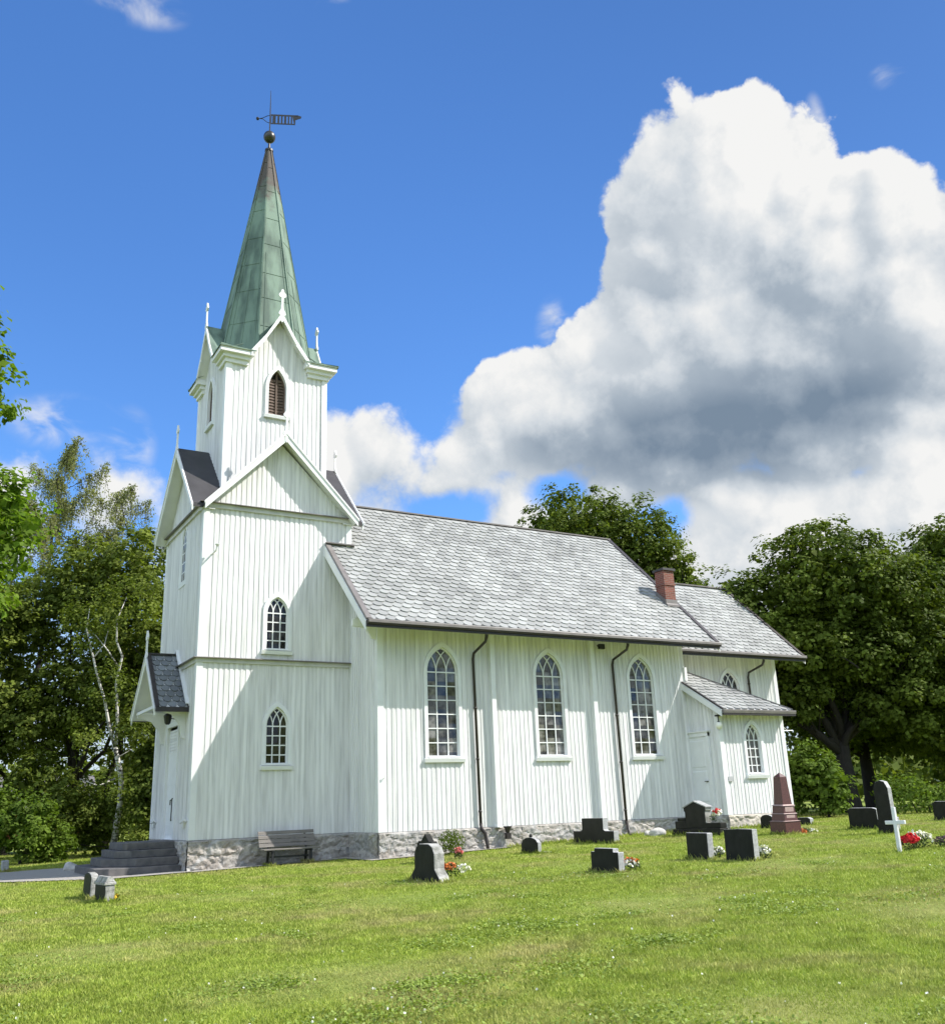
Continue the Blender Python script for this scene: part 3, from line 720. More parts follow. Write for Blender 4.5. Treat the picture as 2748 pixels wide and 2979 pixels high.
# corner cornices with little copper skirts
def cornices():
    for (sx, sy) in ((-1, -1), (1, -1), (-1, 1), (1, 1)):
        cx = B0 if sx < 0 else B1; cy = B0 if sy < 0 else B1
        mb = MB(); ck = MB()
        steps = [(16.50, 16.66, .10), (16.66, 16.80, .19), (16.80, 17.00, .32)]
        ex = 1.0
        for (za, zb, o) in steps:
            e2 = ex-(.32-o)*.6
            x0, x1 = sorted((cx+sx*o, cx-sx*(e2-.14))); y0, y1 = sorted((cy+sy*o, cy))
            mb.box((x0, y0, za), (x1, y1, zb))
            x0, x1 = sorted((cx+sx*o, cx)); y0, y1 = sorted((cy, cy-sy*(e2-.14)))
            mb.box((x0, y0, za), (x1, y1, zb))
        mb.build('cornice', TRIM, church)
        o = .36; i = -.72; zo, zi = 17.003, 17.50
        def P(a, b, z): return (cx+sx*a, cy+sy*b, z)
        e = .92
        # two trapezoids meeting on the hip
        ck.add([P(o, o, zo), P(-e, o, zo), P(-e, i, zi), P(i, i, zi), P(o, -e, zo), P(i, -e, zi)], [(0, 1, 2, 3), (0, 3, 5, 4)])
        ck.add([P(o, o, zo-.05), P(-e, o, zo-.05), P(o, o, zo), P(-e, o, zo), P(o, -e, zo-.05), P(o, -e, zo)], [(0, 1, 3, 2), (0, 2, 5, 4)])
        ck.bar(P(o, o, zo+.012), P(i, i, zi+.012), .05, .04); ck.bar(P(-.25, o, zo+.01), P(-.25, i+.1, zi-.02), .03, .03); ck.bar(P(o, -.25, zo+.01), P(i+.1, -.25, zi-.02), .03, .03)
        ck.build('corner_skirt', COPPER, church)
cornices()
# spire
SPT = 27.1
def spire_r(z):
    t = (z-17.2)/(SPT-17.2); return 1.86*(1-t)+.135*t
def spire():
    mb = MB(); lev = [17.2, 18.6, 20.0, 21.4, 22.8, 24.2, 25.6, SPT]
    A = [math.pi/8+k*math.pi/4 for k in range(8)]
    V = []
    for z in lev:
        for a in A: r = spire_r(z); V.append((CC+r*math.cos(a), CC+r*math.sin(a), z))
    mb.add(V, [(i*8+k, i*8+(k+1) % 8, i*8+8+(k+1) % 8, i*8+8+k) for i in range(len(lev)-1) for k in range(8)])
    for a in A:   # arris rolls
        mb.bar((CC+(spire_r(17.2)+.01)*math.cos(a), CC+(spire_r(17.2)+.01)*math.sin(a), 17.2), (CC+(.13)*math.cos(a), CC+.13*math.sin(a), SPT), .05, .05)
    for k in range(8):   # standing seams and welts
        a = math.pi/4*k; ap = math.cos(math.pi/8)
        n = Vector((math.cos(a), math.sin(a), 0)); t = Vector((-math.sin(a), math.cos(a), 0))
        for f, z1 in ((.62, 22.6), (-.58, 21.8), (0.0, 21.0)):
            pts = []
            wv = spire_r(17.2)*math.sin(math.pi/8)*f*1.25
            z0 = 17.2
            p0 = Vector((CC, CC, z0))+n*(spire_r(z0)*ap)+t*wv; p1 = Vector((CC, CC, z1))+n*(spire_r(z1)*ap)+t*(wv*spire_r(z1)/spire_r(17.2))
            if f == 0 and k % 2 == 0: continue
            mb.bar(p0, p1, .022, .03, upv=n)
        for j, z in enumerate(np.arange(18.3, 26.5, 1.3)):
            z = float(z)+(.4 if k % 2 else 0)+random.uniform(-.15, .15); h = spire_r(z)*math.sin(math.pi/8)
            mb.bar(Vector((CC, CC, z))+n*(spire_r(z)*ap)-t*h*.97, Vector((CC, CC, z))+n*(spire_r(z)*ap)+t*h*.97, .012, .028, upv=n)
    return mb.build('spire', COPPER, church)
spire()
def vane():
    v = part('weathervane', church); v.location = (CC, CC, 0); v.rotation_euler = (0, 0, math.radians(-24))
    mb = MB(); mb.lathe([(.13, 0), (.17, .04), (.17, .12), (.10, .16), (.05, .22), (.03, .6)], (0, 0, SPT-.02), 12); mb.build('collar', BLACK, v)
    mb = MB()
    prof = [(.24*math.sin(math.pi*i/14)+.002, -.26*math.cos(math.pi*i/14)) for i in range(15)]
    mb.lathe(prof, (0, 0, 27.83), 24); mb.build('ball', mat('dull_metal_ball', (.07, .07, .065), .38, .4, 4, metal=.6), v, smooth=True)
    mb = MB(); mb.tube([(0, 0, 27.2), (0, 0, 29.2), (0, 0, 30.15)], [.03, .022, .008], 8); mb.build('rod', BLACK, v)
    mb = MB(); th = .02; d = Vector((1, 0, 0)); z0, z1 = 28.50, 28.92
    def bx(a, b, c, e): mb.box((a, -th/2, c), (b, th/2, e))
    bx(.03, 1.12, z1-.03, z1+.035); bx(.03, .98, z0-.02, z0+.03)
    for a, b in ((.03, .06), (.10, .23), (.30, .38), (.44, .51), (.57, .66), (.72, .78), (.84, .90)): bx(a, b, z0+.0301, z1-.0301)
    mb.prism([(.98, -th/2, z0-.02), (1.02, -th/2, z0-.02), (1.03, -th/2, z0+.22), (1.25, -th/2, z1-.10), (1.27, -th/2, z1-.02), (1.12, -th/2, z1+.035), (.9, -th/2, z1-.031)], (0, th, 0))
    mb.tube([(0, 0, z1-.02), (-.12, 0, z1-.05), (-.30, 0, z1-.16), (-.46, 0, z1-.2)], .014, 6); mb.tube([(0, 0, z0+.02), (-.12, 0, z0+.06), (-.30, 0, z1-.2), (-.40, 0, z1-.2)], .014, 6)
    mb.lathe([(.002, -.075), (.05, -.05), (.07, 0), (.05, .05), (.002, .075)], (-.5, 0, z1-.2), 10)
    mb.build('banner', BLACK, v)
vane()

# --- west entrance: porch hood, door, louvred head, steps
def entrance():
    F = lambda u, v, n=0.0: fwst(u, v, n if n >= 0 else n*.35)
    d = MB(); cx = 2.48
    inner = arch_poly(cx, ZF+.02, .68, 4.24, 4.24)
    mb = MB(); ring(mb, F, inner, arch_poly(cx, ZF-.0, .80, 4.38, 4.38), -.001, .06); k = len(inner)
    mb.add([F(u, z, .0) for u, z in inner]+[F(u, z, -.16) for u, z in inner], [((q+1) % k, q, q+k, (q+1) % k+k) for q in range(k)])
    fr = mb.build('door_frame', TRIM, church)
    d = MB(); d.hexa([F(cx-.68, ZF+.02, -.14), F(cx+.68, ZF+.02, -.14), F(cx+.68, ZF+.02, -.09), F(cx-.68, ZF+.02, -.09)], [F(cx-.68, 3.42, -.14), F(cx+.68, 3.42, -.14), F(cx+.68, 3.42, -.09), F(cx-.68, 3.42, -.09)])
    for (ua, ub) in ((cx-.62, cx-.05), (cx+.05, cx+.62)):
        for (za, zb) in ((ZF+.12, 1.25), (1.37, 2.3), (2.42, 3.32)):
            d.hexa([F(ua, za, -.09), F(ub, za, -.09), F(ub, zb, -.09), F(ua, zb, -.09)], [F(ua+.03, za+.03, -.075), F(ub-.03, za+.03, -.075), F(ub-.03, zb-.03, -.075), F(ua+.03, zb-.03, -.075)])
    dr = d.build('door', TRIM, church)
    h = MB(); h.bar(F(cx+.10, 2.02, -.06), F(cx+.10, 1.35, -.05), .035, .035); h.bar(F(cx+.10, 2.02, -.06), F(cx+.2, 2.02, -.06), .03, .03); h.build('handle', BLACK, dr)
    h = MB(); h.bar(F(cx-.12, 1.98, -.06), F(cx-.12, 1.83, -.055), .05, .03); h.bar(F(cx-.12, 1.98, -.06), F(cx-.02, 1.98, -.055), .03, .025); h.build('handle', BLACK, dr)
    p = MB(); z = 3.42
    while z < 4.15:
        w0 = .68
        p.hexa([F(cx-w0, z, -.13), F(cx+w0, z, -.13), F(cx+w0, z, -.07), F(cx-w0, z, -.07)], [F(cx-w0, z+.085, -.13), F(cx+w0, z+.085, -.13), F(cx+w0, z+.085, -.10), F(cx-w0, z+.085, -.10)])
        z += .092
    p.build('louvre_panel', PAINT, church)
    # hood
    hood = part('porch', church)
    X0 = -1.0; ZR_, ZE_ = 6.50, 4.66; HW = 1.70; yc = 2.50
    th = .10
    mb = MB()
    for sg in (-1, 1):
        q = [(X0, yc, ZR_), (0, yc, ZR_), (0, yc+sg*HW, ZE_), (X0, yc+sg*HW, ZE_)]
        mb.hexa([(x, y, z-th) for x, y, z in q], [(x, y, z) for x, y, z in q])
    mb.build('roof', TRIM, hood)
    L_ = math.hypot(HW, ZR_-ZE_); dv = (0, HW/L_, (ZR_-ZE_)/L_)
    rows = int(L_/.245)
    slates('slate_cover', (X0+.10, yc-HW, ZE_+.004), (1, 0, 0), dv, (0, -dv[2], dv[1]), rows, lambda s: (0, .88), w=.28, ex=.245, m=SLATE_DARK, parent=hood, deep=.62)
    dv2 = (0, -HW/L_, dv[2])
    slates('slate_cover', (X0+.10, yc+HW, ZE_+.004), (1, 0, 0), dv2, (0, dv[2], dv[1]), rows, lambda s: (0, .88), w=.28, ex=.245, m=SLATE_DARK, parent=hood, deep=.62)
    e = MB()
    for sg in (-1, 1):
        y0 = yc+sg*HW; n = Vector((0, sg*dv[2], dv[1]))
        a = Vector((X0+.05, y0, ZE_))+n*.03; b = Vector((X0+.05, yc, ZR_))+n*.03
        e.bar(a, b, .12, .05, upv=n); e.bar(Vector((-.015, y0, ZE_))+n*.03, Vector((-.015, yc, ZR_))+n*.03, .03, .06, upv=n)
        e.box((X0-.01, min(y0, y0+sg*.09), ZE_-.12), (-.02, max(y0, y0+sg*.09), ZE_+.02))
    e.box((X0-.02, yc-.06, ZR_+.02), (-.01, yc+.06, ZR_+.075))
    e.build('edging', GUTTER, hood)
    Fh = FW(X0, T)
    bargeboard(Fh, T-yc, ZR_-.01, HW+.02, ZE_-.02, hood, h=.20, t=.04)
    finial(Fh, T-yc, ZR_-.02, .82, hood, t=.08, s=1.0)
    wf = MB()   # flashing board on the tower wall
    for sg in (-1, 1): wf.bar((-.05, yc+sg*(HW+.03), ZE_+.13), (-.05, yc, ZR_+.20), .035, .13, upv=(1, 0, 0))
    wf.build('flashing', TRIM, hood)
    br = MB()
    for sg in (-1, 1):
        y0 = yc+sg*(HW-.32)
        br.prism([(0, y0-.05, 3.75), (0, y0-.05, 4.72), (-.9, y0-.05, 4.72), (-.9, y0-.05, 4.62), (-.45, y0-.05, 4.50), (-.2, y0-.05, 4.2), (-.12, y0-.05, 3.8)], (0, .10, 0))
        br.box((X0+.06, y0-.06, 4.721), (-.0, y0+.06, 4.80))
    br.box((X0+.06, yc-HW+.38, 4.70), (X0+.14, yc+HW-.38, 4.79))
    br.build('bracket', TRIM, hood)
    ln = MB(); ln.tube([(-.02, 1.45, 4.35), (-.45, 1.55, 4.42)], .015, 6); ln.tube([(-.02, 1.45, 4.35), (-.02, 1.45, 3.95)], .018, 6)
    ln.lathe([(.02, .22), (.11, .16), (.13, .12), (.09, -.10), (.05, -.14)][::-1], (-.45, 1.55, 4.36), 8); ln.build('lantern', BLACK, hood)
    # small drip brackets beside the door
    for y in (.56, 4.46):
        sb = MB()
        sb.prism([(-.02, y-.28, 1.36), (-.02, y+.30, 1.30), (-.10, y+.30, 1.34), (-.12, y-.28, 1.41)], (0, 0, -.06))
        sb.prism([(-.015, y-.12, 1.34), (-.015, y+.16, 1.29), (-.015, y+.02, 1.12)], (-.06, 0, 0))
        sb.build('drip_bracket', TRIM, church)
entrance()
def steps():
    t = empty('entrance_steps', (0, CC, -.1), 'dark granite steps with canted corners below the west door', 'steps')
    specs = [(.45, -2.08, .34, -.13, .145), (.75, -1.30, .80, .145, .37), (1.05, -1.38, .40, .37, .58), (1.33, -1.46, .10, .58, .785)]
    for (y, xc, d, z0, z1) in specs:
        y2 = 5-y
        poly = [(-.09, y), (xc, y), (xc-d, y+d), (xc-d, y2-d), (xc, y2), (-.09, y2)]
        mb = MB(); mb.prism([(x, yy-CC, z0+.1) for x, yy in poly[::-1]], (0, 0, z1-z0-.003))
        mb.build('step', GRANITE, t, bevel=.018)
steps()

# --- nave
WN = [(7.25, 2.95, .56, 5.61, 6.43, .12), (11.42, 2.95, .56, 5.61, 6.43, .12), (15.49, 2.95, .56, 5.61, 6.43, .12)]
fn = FS(5.0, YS)
zroof = lambda y: NZE+PIT*((y if y < CC else 5-y)-YO)   # top of nave roof plane
wall(fn, 0, XE-5, ZF, [(0, zroof(YS)-.24), (XE-5, zroof(YS)-.24)], [(cx-5, *r) for cx, *r in WN], church, phase=.12)
for (cx, z0, a, zs, za, cw), lb in zip(WN, ('tall nave window nearest the tower', 'tall nave window between the two pilasters', 'tall nave window next to the sacristy, crossed by a slanting shadow')):
    window(fn, cx-5, z0, a, zs, za, 6, church, label=lb, glass=NAVEGLASS)
fnw = FW(5.0, YN)
H = YN-YS
wall(fnw, 0, H, ZF, [(0, zroof(YS)-.24), (H/2, NZR-.24), (H, zroof(YS)-.24)], [], church)
wall(FE(XE, YS), 0, H, ZF, [(0, zroof(YS)-.24), (H/2, NZR-.24), (H, zroof(YS)-.24)], [], church)
wall(FN(XE, YN), 0, XE-5, ZF, [(0, zroof(YS)-.24), (XE-5, zroof(YS)-.24)], [], church)
corner_boards(5.0, YS, ZF, zroof(YS)-.3, -1, -1, w=.16); 
mb = MB()
for x in (9.07, 13.22):
    mb = MB(); mb.box((x-.08, YS-.20, ZF-.0), (x+.08, YS-.001, zroof(YS)-.45)); mb.hexa([(x-.10, YS-.24, ZF-.02), (x+.10, YS-.24, ZF-.02), (x+.10, YS, ZF-.02), (x-.10, YS, ZF-.02)], [(x-.10, YS-.24, ZF+.02), (x+.10, YS-.24, ZF+.02), (x+.10, YS, ZF+.06), (x-.10, YS, ZF+.06)])
    mb.build('pilaster', TRIM, church)
rubble('foundation', fn, -.03, 5.0, -.25, ZF-.01, church, seed=3, depth=.07)
rubble('foundation', fn, 5.0, XE-5, -.05, ZF-.01, church, seed=4, depth=.06, big=.5)
rubble('foundation', fnw, 0, H+.03, -.25, ZF-.01, church, seed=5, big=.8)
bk = MB(); bk.prism([(9.15, YS-.01, -.1), (9.45, YS-.01, -.1), (9.45, YS-.01, .55), (9.15, YS-.01, .55)], (0, -.12, 0)); bk.prism([(9.15, YS-.13, .52), (9.4, YS-.13, .52), (9.38, YS-.13, .62), (9.17, YS-.13, .62)], (0, .1, 0)); bk.build('stone_pier', STONE, church, bevel=.02)
db = MB(); db.lathe([(.06, 0), (.10, .14), (.13, .17), (.13, .2)], (9.32, YS-.26, .60), 10); db.box((9.24, YS-.33, .42), (9.40, YS-.20, .60)); db.build('drain_hopper', GUTTER, church)

def gable_roof(x0, x1, yo, zo, zr, th, name, parent, soff=True):
    mb = MB()
    for sg in (-1, 1):
        y0 = yo if sg < 0 else 5-yo
        q = [(x0, y0, zo), (x1, y0, zo), (x1, CC, zr), (x0, CC, zr)]
        mb.hexa([(x, y, z-th) for x, y, z in q], [(x, y, z) for x, y, z in q])
    return mb.build(name, TRIM, parent)
def roof_set(x0, x1, yo, zo, zr, parent, trim_w=True, w=.34, ex=.265, tower_cut=False, wind=.17):
    gable_roof(x0, x1, yo, zo-.03, zr-.03, .20, 'roof', parent)
    L_ = math.hypot(CC-yo, zr-zo); d = np.array([0, (CC-yo)/L_, (zr-zo)/L_]); n = np.array([0, -d[2], d[1]])
    rows = int(L_/ex)
    def lf(s):
        a = wind if trim_w else 0.0; b = x1-x0-.06
        y = yo+d[1]*s
        if tower_cut and y > -.02: a = max(a, 5.0-x0+.03)
        return (a, b)
    slates('slate_cover', (x0, yo, zo), (1, 0, 0), d, n, rows, lf, w=w, ex=ex, parent=parent)
    d2 = np.array([0, -d[1], d[2]]); n2 = np.array([0, d[2], d[1]])
    nb = MB(); q = [(x0, 5-yo, zo), (x1, 5-yo, zo), (x1, CC, zr), (x0, CC, zr)]; nb.hexa([(x, y, z) for x, y, z in q], [(x, y, z+.025) for x, y, z in q]); nb.build('slate_cover', SLATE, parent)
    r = MB(); r.bar((max(x0, 5.0) if tower_cut else x0, CC, zr+.015), (x1, CC, zr+.015), .20, .05); r.build('ridge_cap', EDGE, parent)
    # gutter and fascia
    for sg in (-1, 1):
        g = MB(); y0 = yo if sg < 0 else 5-yo; s = sg
        prof = [(y0+s*.05, zo-.02), (y0+s*.15, zo+.0), (y0+s*.16, zo-.02), (y0+s*.14, zo-.12), (y0+s*.09, zo-.15), (y0+s*.05, zo-.15)]
        g.prism([(x0, y, z) for y, z in prof], (x1-x0, 0, 0)); g.build('gutter', GUTTER, parent)
        g = MB(); g.box((x0-.01, min(y0+s*.001, y0+s*.045), zo-.225), (x1+.01, max(y0+s*.001, y0+s*.045), zo-.03)); g.build('fascia', GUTTER, parent)
    gl = MB(); gl.box((x0+.01, yo-.168, zo-.10), (x1-.01, yo-.162, zo-.02)); gl.build('gutter_face', EDGE, parent)
    for xx, sgn in ((x0, -1), (x1, 1)):
        for sg in (-1, 1):
            e = MB(); wb = MB()
            y0 = yo if sg < 0 else 5-yo
            nn = Vector((0, sg*d[2], d[1]))
            a = Vector((xx-sgn*.08, y0, zo))+nn*.045; b = Vector((xx-sgn*.08, CC, zr))+nn*.045
            if tower_cut and sgn < 0:
                if sg < 0: t = (0-.02-yo)/(CC-yo); b = a.lerp(b, t)
                else: t = (0-.02-yo)/(CC-yo); b = a.lerp(b, t)
            e.bar(a, b, .17, .035, upv=nn)
            a2 = a+Vector((sgn*.086, 0, 0))-nn*.03; b2 = b+Vector((sgn*.086, 0, 0))-nn*.03
            e.bar(a2, b2, .012, .09, upv=nn)
            a3 = Vector((xx+sgn*.002, y0, zo-.02)); b3 = Vector((xx+sgn*.002, CC, zr-.02))
            if tower_cut and sgn < 0: b3 = a3.lerp(b3, (0-.02-yo)/(CC-yo))
            ln = [a3, b3, b3-Vector((0, 0, .36)), a3-Vector((0, 0, .30))]
            if (sg*sgn) > 0: ln = ln[::-1]
            wb.prism(ln, (sgn*.035, 0, 0))
            e.build('verge_edging', EDGE if not (sgn > 0) else GUTTER, parent)
            wb.build('bargeboard', TRIM, parent)
roof_set(XW, XRE, YO, NZE, NZR, church, tower_cut=True)
# kneeler bracket under the west verge
kb = MB()
for yy in (YS, YN-.14): kb.prism([(5.0, yy, 6.55), (5.0, yy, 7.5), (4.15, yy, 7.15), (4.15, yy, 6.95), (4.6, yy, 6.9), (4.8, yy, 6.6)], (0, .12, 0))
kb.build('bracket', TRIM, church)
# lead flashing where the tower meets the nave slates
fl = MB(); fl.bar((4.08, -.08, zroof(0)+.05), (5.12, -.08, zroof(0)+.05), .16, .04); fl.bar((5.07, -.10, zroof(-.1)+.08), (5.07, CC, NZR+.06), .10, .05); fl.build('flashing', EDGE, church)

def downpipe(x, yw, ztop, yg, zb, zbot, sx=.0, label=None):
    mb = MB()
    mb.tube([(x-.06, yg+.06, ztop-.12), (x-.06, yg+.06, ztop-.28), (x-.02, yg+.2, ztop-.42), (x, yw-.16, zb+.12), (x, yw-.10, zb-.06), (x+sx, yw-.10, zbot+.12)], [.055, .055, .045, .045, .045, .045], 10)
    for z in np.arange(zbot+.5, zb-.3, 1.6): mb.lathe([(.058, -.03), (.058, .03)], (x+sx*(zb-z)/(zb-zbot), yw-.10, float(z)), 10)
    return mb
mb = downpipe(8.38, YS, NZE, YO, 6.13, .78, .06)
mb.tube([(8.44, YS-.10, .92), (8.46, YS-.12, .75), (8.56, YS-.16, .62), (8.60, YS-.18, .30), (8.60, YS-.22, .12)], .055, 10)
mb.build('downpipe', GUTTER, church, smooth=True)
mb = downpipe(14.17, YS, NZE, YO, 6.16, .62, .06); mb.tube([(14.23, YS-.1, .76), (14.24, YS-.2, .35), (14.24, YS-.24, .22)], [.05, .06, .09], 10); mb.build('downpipe', GUTTER, church, smooth=True)
mb = downpipe(22.80, CY, 6.99, CY-EO, 6.24, .6, .02); mb.build('downpipe', GUTTER, church, smooth=True)
br_ = MB(); br_.tube([(.30, -.02, 9.42), (.33, -.30, 9.46), (.35, -.34, 9.62)], .03, 6); br_.lathe([(.05, 0), (.08, .05), (.02, .08)], (.35, -.34, 9.6), 8); br_.build('lamp_bracket', WHITEM, church)
fl = MB(); fl.box((13.50, YS-.30, 6.62), (13.74, YS-.18, 6.80)); fl.tube([(13.62, YS-.2, 6.7), (13.62, YS-.0, 6.78)], .03, 6); fl.build('floodlight', BLACK, church, bevel=.02)
for (x, z) in ((5.14, 2.35), (9.2, 1.75), (9.2, 3.95), (13.35, 1.75), (13.35, 3.95)):
    pg = MB(); pg.tube([(x, YS-.01, z), (x, YS-.12, z+.01), (x, YS-.12, z+.09)], .014, 6); pg.build('hook', WHITEM, church)

# --- chancel
fc = FS(XE, CY)
zc_e = 6.99; CYO = CY-EO; cp = (CZR-zc_e)/(CC-CYO)
zcw = zc_e+cp*EO-.24
CO = [(21.77-XE, 3.4, .52, 5.62, 6.40, .12)]
wall(fc, 0, CXE-XE, ZF, [(0, zcw), (CXE-XE, zcw)], CO, church, phase=.1)
window(fc, 21.77-XE, 3.4, .52, 5.62, 6.40, 5, church, label='chancel window half hidden behind the sacristy roof')
HC = CYN-CY
wall(FE(CXE, CY), 0, HC, ZF, [(0, zcw), (HC/2, CZR-.24), (HC, zcw)], [], church)
wall(FN(CXE, CYN), 0, CXE-XE, ZF, [(0, zcw), (CXE-XE, zcw)], [], church)
corner_boards(CXE, CY, ZF, zcw-.1, 1, -1)
rubble('foundation', FE(CXE, CY), -.03, HC, .0, ZF-.01, church, seed=8)
rubble('foundation', FS(SXE, CY), 0, CXE-SXE, .0, ZF-.01, church, seed=9)
roof_set(XE-.0, CXR, CYO, zc_e, CZR, church, trim_w=False)

# --- sacristy in the corner of nave and chancel
def sacristy():
    ze = 4.40; yo = -4.15; xw = XE-.20; sl = .603
    xeo = SXE+.18
    zw = ze+sl*(SY-yo)-.14
    f = FS(XE, SY); W_ = SXE-XE
    wo = [(19.24-XE, 2.18, .37, 3.36, 3.95, .11)]
    wall(f, 0, W_, ZF+.02, [(0, zw), (W_, zw)], wo, church, phase=.1)
    window(f, 19.24-XE, 2.18, .37, 3.36, 3.95, 4, church, label='small sacristy window above the red obelisk', glass=mat('pale_glass', (.10, .095, .085), .05, .3, 1.5, spec=.6))
    fw_ = FW(XE, CY); dpt = CY-SY
    dz = [(dpt-1.0, ZF+.08, .50, 3.55, 3.60, .12)]
    # door is square headed: leave the wall whole and set the door on it
    wall(fw_, 0, dpt, ZF+.02, [(0, ze+sl*(CY-yo)-.14), (dpt, zw)], [], church, phase=.3)
    d = MB(); ya = -3.08; yb = -2.08
    d.box((XE-.075, ya, ZF+.06), (XE-.03, yb, 3.55))
    for (za, zb) in ((ZF+.16, 1.15), (1.28, 2.35), (2.47, 3.42)): d.hexa([(XE-.075, ya+.12, za), (XE-.075, ya+.12, zb), (XE-.075, yb-.12, zb), (XE-.075, yb-.12, za)], [(XE-.09, ya+.15, za+.03), (XE-.09, ya+.15, zb-.03), (XE-.09, yb-.15, zb-.03), (XE-.09, yb-.15, za+.03)])
    dr = d.build('door', TRIM, church); dr['label'] = 'white panelled sacristy door'
    fr = MB(); fr.box((XE-.11, ya-.13, ZF+.02), (XE-.02, ya-.002, 3.68)); fr.box((XE-.11, yb+.002, ZF+.02), (XE-.02, yb+.13, 3.68)); fr.box((XE-.115, ya-.13, 3.552), (XE-.021, yb+.13, 3.70)); fr.box((XE-.16, ya-.2, 3.702), (XE-.02, yb+.2, 3.75)); fr.build('door_frame', TRIM, church)
    h = MB(); h.bar((XE-.14, ya+.10, 1.98), (XE-.14, ya+.22, 1.98), .025, .025); h.tube([(XE-.14, ya+.10, 1.98), (XE-.08, ya+.10, 1.98)], .02, 6); h.build('handle', BLACK, dr)
    wall(FE(SXE, SY), 0, dpt, ZF+.02, [(0, zw), (dpt, zw)], [], church)
    corner_boards(XE, SY, ZF+.02, zw, -1, -1, w=.14); corner_boards(SXE, SY, ZF+.02, zw, 1, -1, w=.14)
    rubble('foundation', f, -.03, W_+.03, .0, ZF+.01, church, seed=11, m=mat('buff_rubble', (.50, .45, .37), .85, 0, 3, col2=(.36, .33, .29), bump=.5, bscale=14), big=.6)
    rubble('foundation', fw_, 0, dpt+.03, .0, ZF+.01, church, seed=12)
    st = MB(); st.box((XE-.55, ya-.15, .2), (XE-.1, yb+.15, .56)); st.box((XE-.9, ya-.3, .2), (XE-.551, yb+.3, .38)); st.build('doorstep', GRANITE, church, bevel=.015)
    # hipped lean-to roof
    hd = .9   # hip run
    A = (xw, yo, ze); B = (xeo, yo, ze); yt = CY-.03; zt = ze+sl*(yt-yo); Tx = xeo-(yt-yo)*hd
    Dp = (xw, yt, zt); Ep = (Tx, yt, zt); G = (xeo, yt, ze)
    th = Vector((0, 0, -.12)); mb = MB()
    vs = [A, B, Ep, Dp, G]; mb.add([tuple(Vector(v)) for v in vs]+[tuple(Vector(v)+th) for v in vs], [(0, 1, 2, 3), (1, 4, 2), (8, 7, 6, 5), (6, 7, 9), (0, 5, 6, 1), (1, 6, 9, 4), (3, 8, 5, 0)])
    mb.build('roof', TRIM, church)
    L_ = math.hypot(1, sl); dv = np.array([0, 1/L_, sl/L_]); nv = np.array([0, -sl/L_, 1/L_]); ex = .265
    rows = int((yt-yo)*L_/ex)
    slates('slate_cover', (xw, yo, ze+.012), (1, 0, 0), dv, nv, rows, lambda s: (.05, xeo-xw-(s/L_)*hd-.05), w=.34, ex=ex, parent=church)
    e = MB(); e.bar(Vector(B)+Vector((0, 0, .04)), Vector(Ep)+Vector((0, 0, .04)), .16, .05); e.build('hip_cap', EDGE, church)
    es = MB(); es.add([(B[0]+.0, B[1], B[2]+.02), (G[0], G[1], G[2]+.02), (Ep[0], Ep[1], Ep[2]+.02)], [(0, 1, 2)]); es.build('slate_cover', SLATE, church)
    nn = Vector(nv); e = MB(); e.bar(Vector(A)+nn*.03+Vector((.03, 0, 0)), Vector(Dp)+nn*.03+Vector((.03, 0, 0)), .08, .05, upv=nn); e.build('verge_edging', GUTTER, church)
    wb = MB(); wb.prism([(xw-.035, yo, ze-.02), (xw-.035, yt, zt-.02), (xw-.035, yt, zt-.25), (xw-.035, yo, ze-.25)], (.033, 0, 0)); wb.build('bargeboard', TRIM, church)
    g = MB(); g.prism([(xw, yo, ze-.01), (xw, yo-.12, ze+.0), (xw, yo-.12, ze-.05), (xw, yo-.10, ze-.13), (xw, yo, ze-.14)], (xeo-xw+.05, 0, 0)); g.build('gutter', EDGE, church)
    g = MB(); g.box((xw, yo-.09, ze-.20), (xeo+.04, yo-.0, ze-.141)); g.build('fascia', GUTTER, church)
    kb = MB(); kb.box((XE-.13, CY-2.2, 6.0), (XE+.02, CY-1.85, 6.02)); 
    up = MB(); up.box((XE-.02, YS-.05, 5.65), (XE+.10, YS+.25, 6.15)); up.build('kneeler_board', TRIM, church)
    # lamp by the door
    l = MB(); l.lathe([(.002, -.13), (.08, -.10), (.13, 0), (.10, .09), (.03, .14)], (XE-.10, SY-.13, 3.86), 14)
    lp = l.build('globe_lamp', LAMPGLASS, church, smooth=True)
    la = MB(); la.tube([(XE-.10, SY-.13, 3.99), (XE-.10, SY-.13, 4.20)], .018, 6); la.lathe([(.05, .0), (.03, .04)], (XE-.10, SY-.13, 3.985), 10); la.box((XE-.14, SY-.17, 4.19), (XE+.02, SY-.0, 4.24)); la.build('lamp_arm', BLACK, lp)
    pl = MB(); pl.box((17.79, SY-.06, 1.94), (18.0, SY-.025, 2.11)); pl.build('meter_plate', mat('grey_plate', (.42, .42, .42), .5), church)
    rd = MB(); rd.tube([(SXE, SY+.1, 3.72), (SXE+.65, SY+.1, 3.72)], .02, 6); rd.tube([(SXE, SY+.1, 3.95), (SXE+.4, SY+.1, 3.72)], .012, 6); rd.build('lamp_bracket', WHITEM, church)
sacristy()

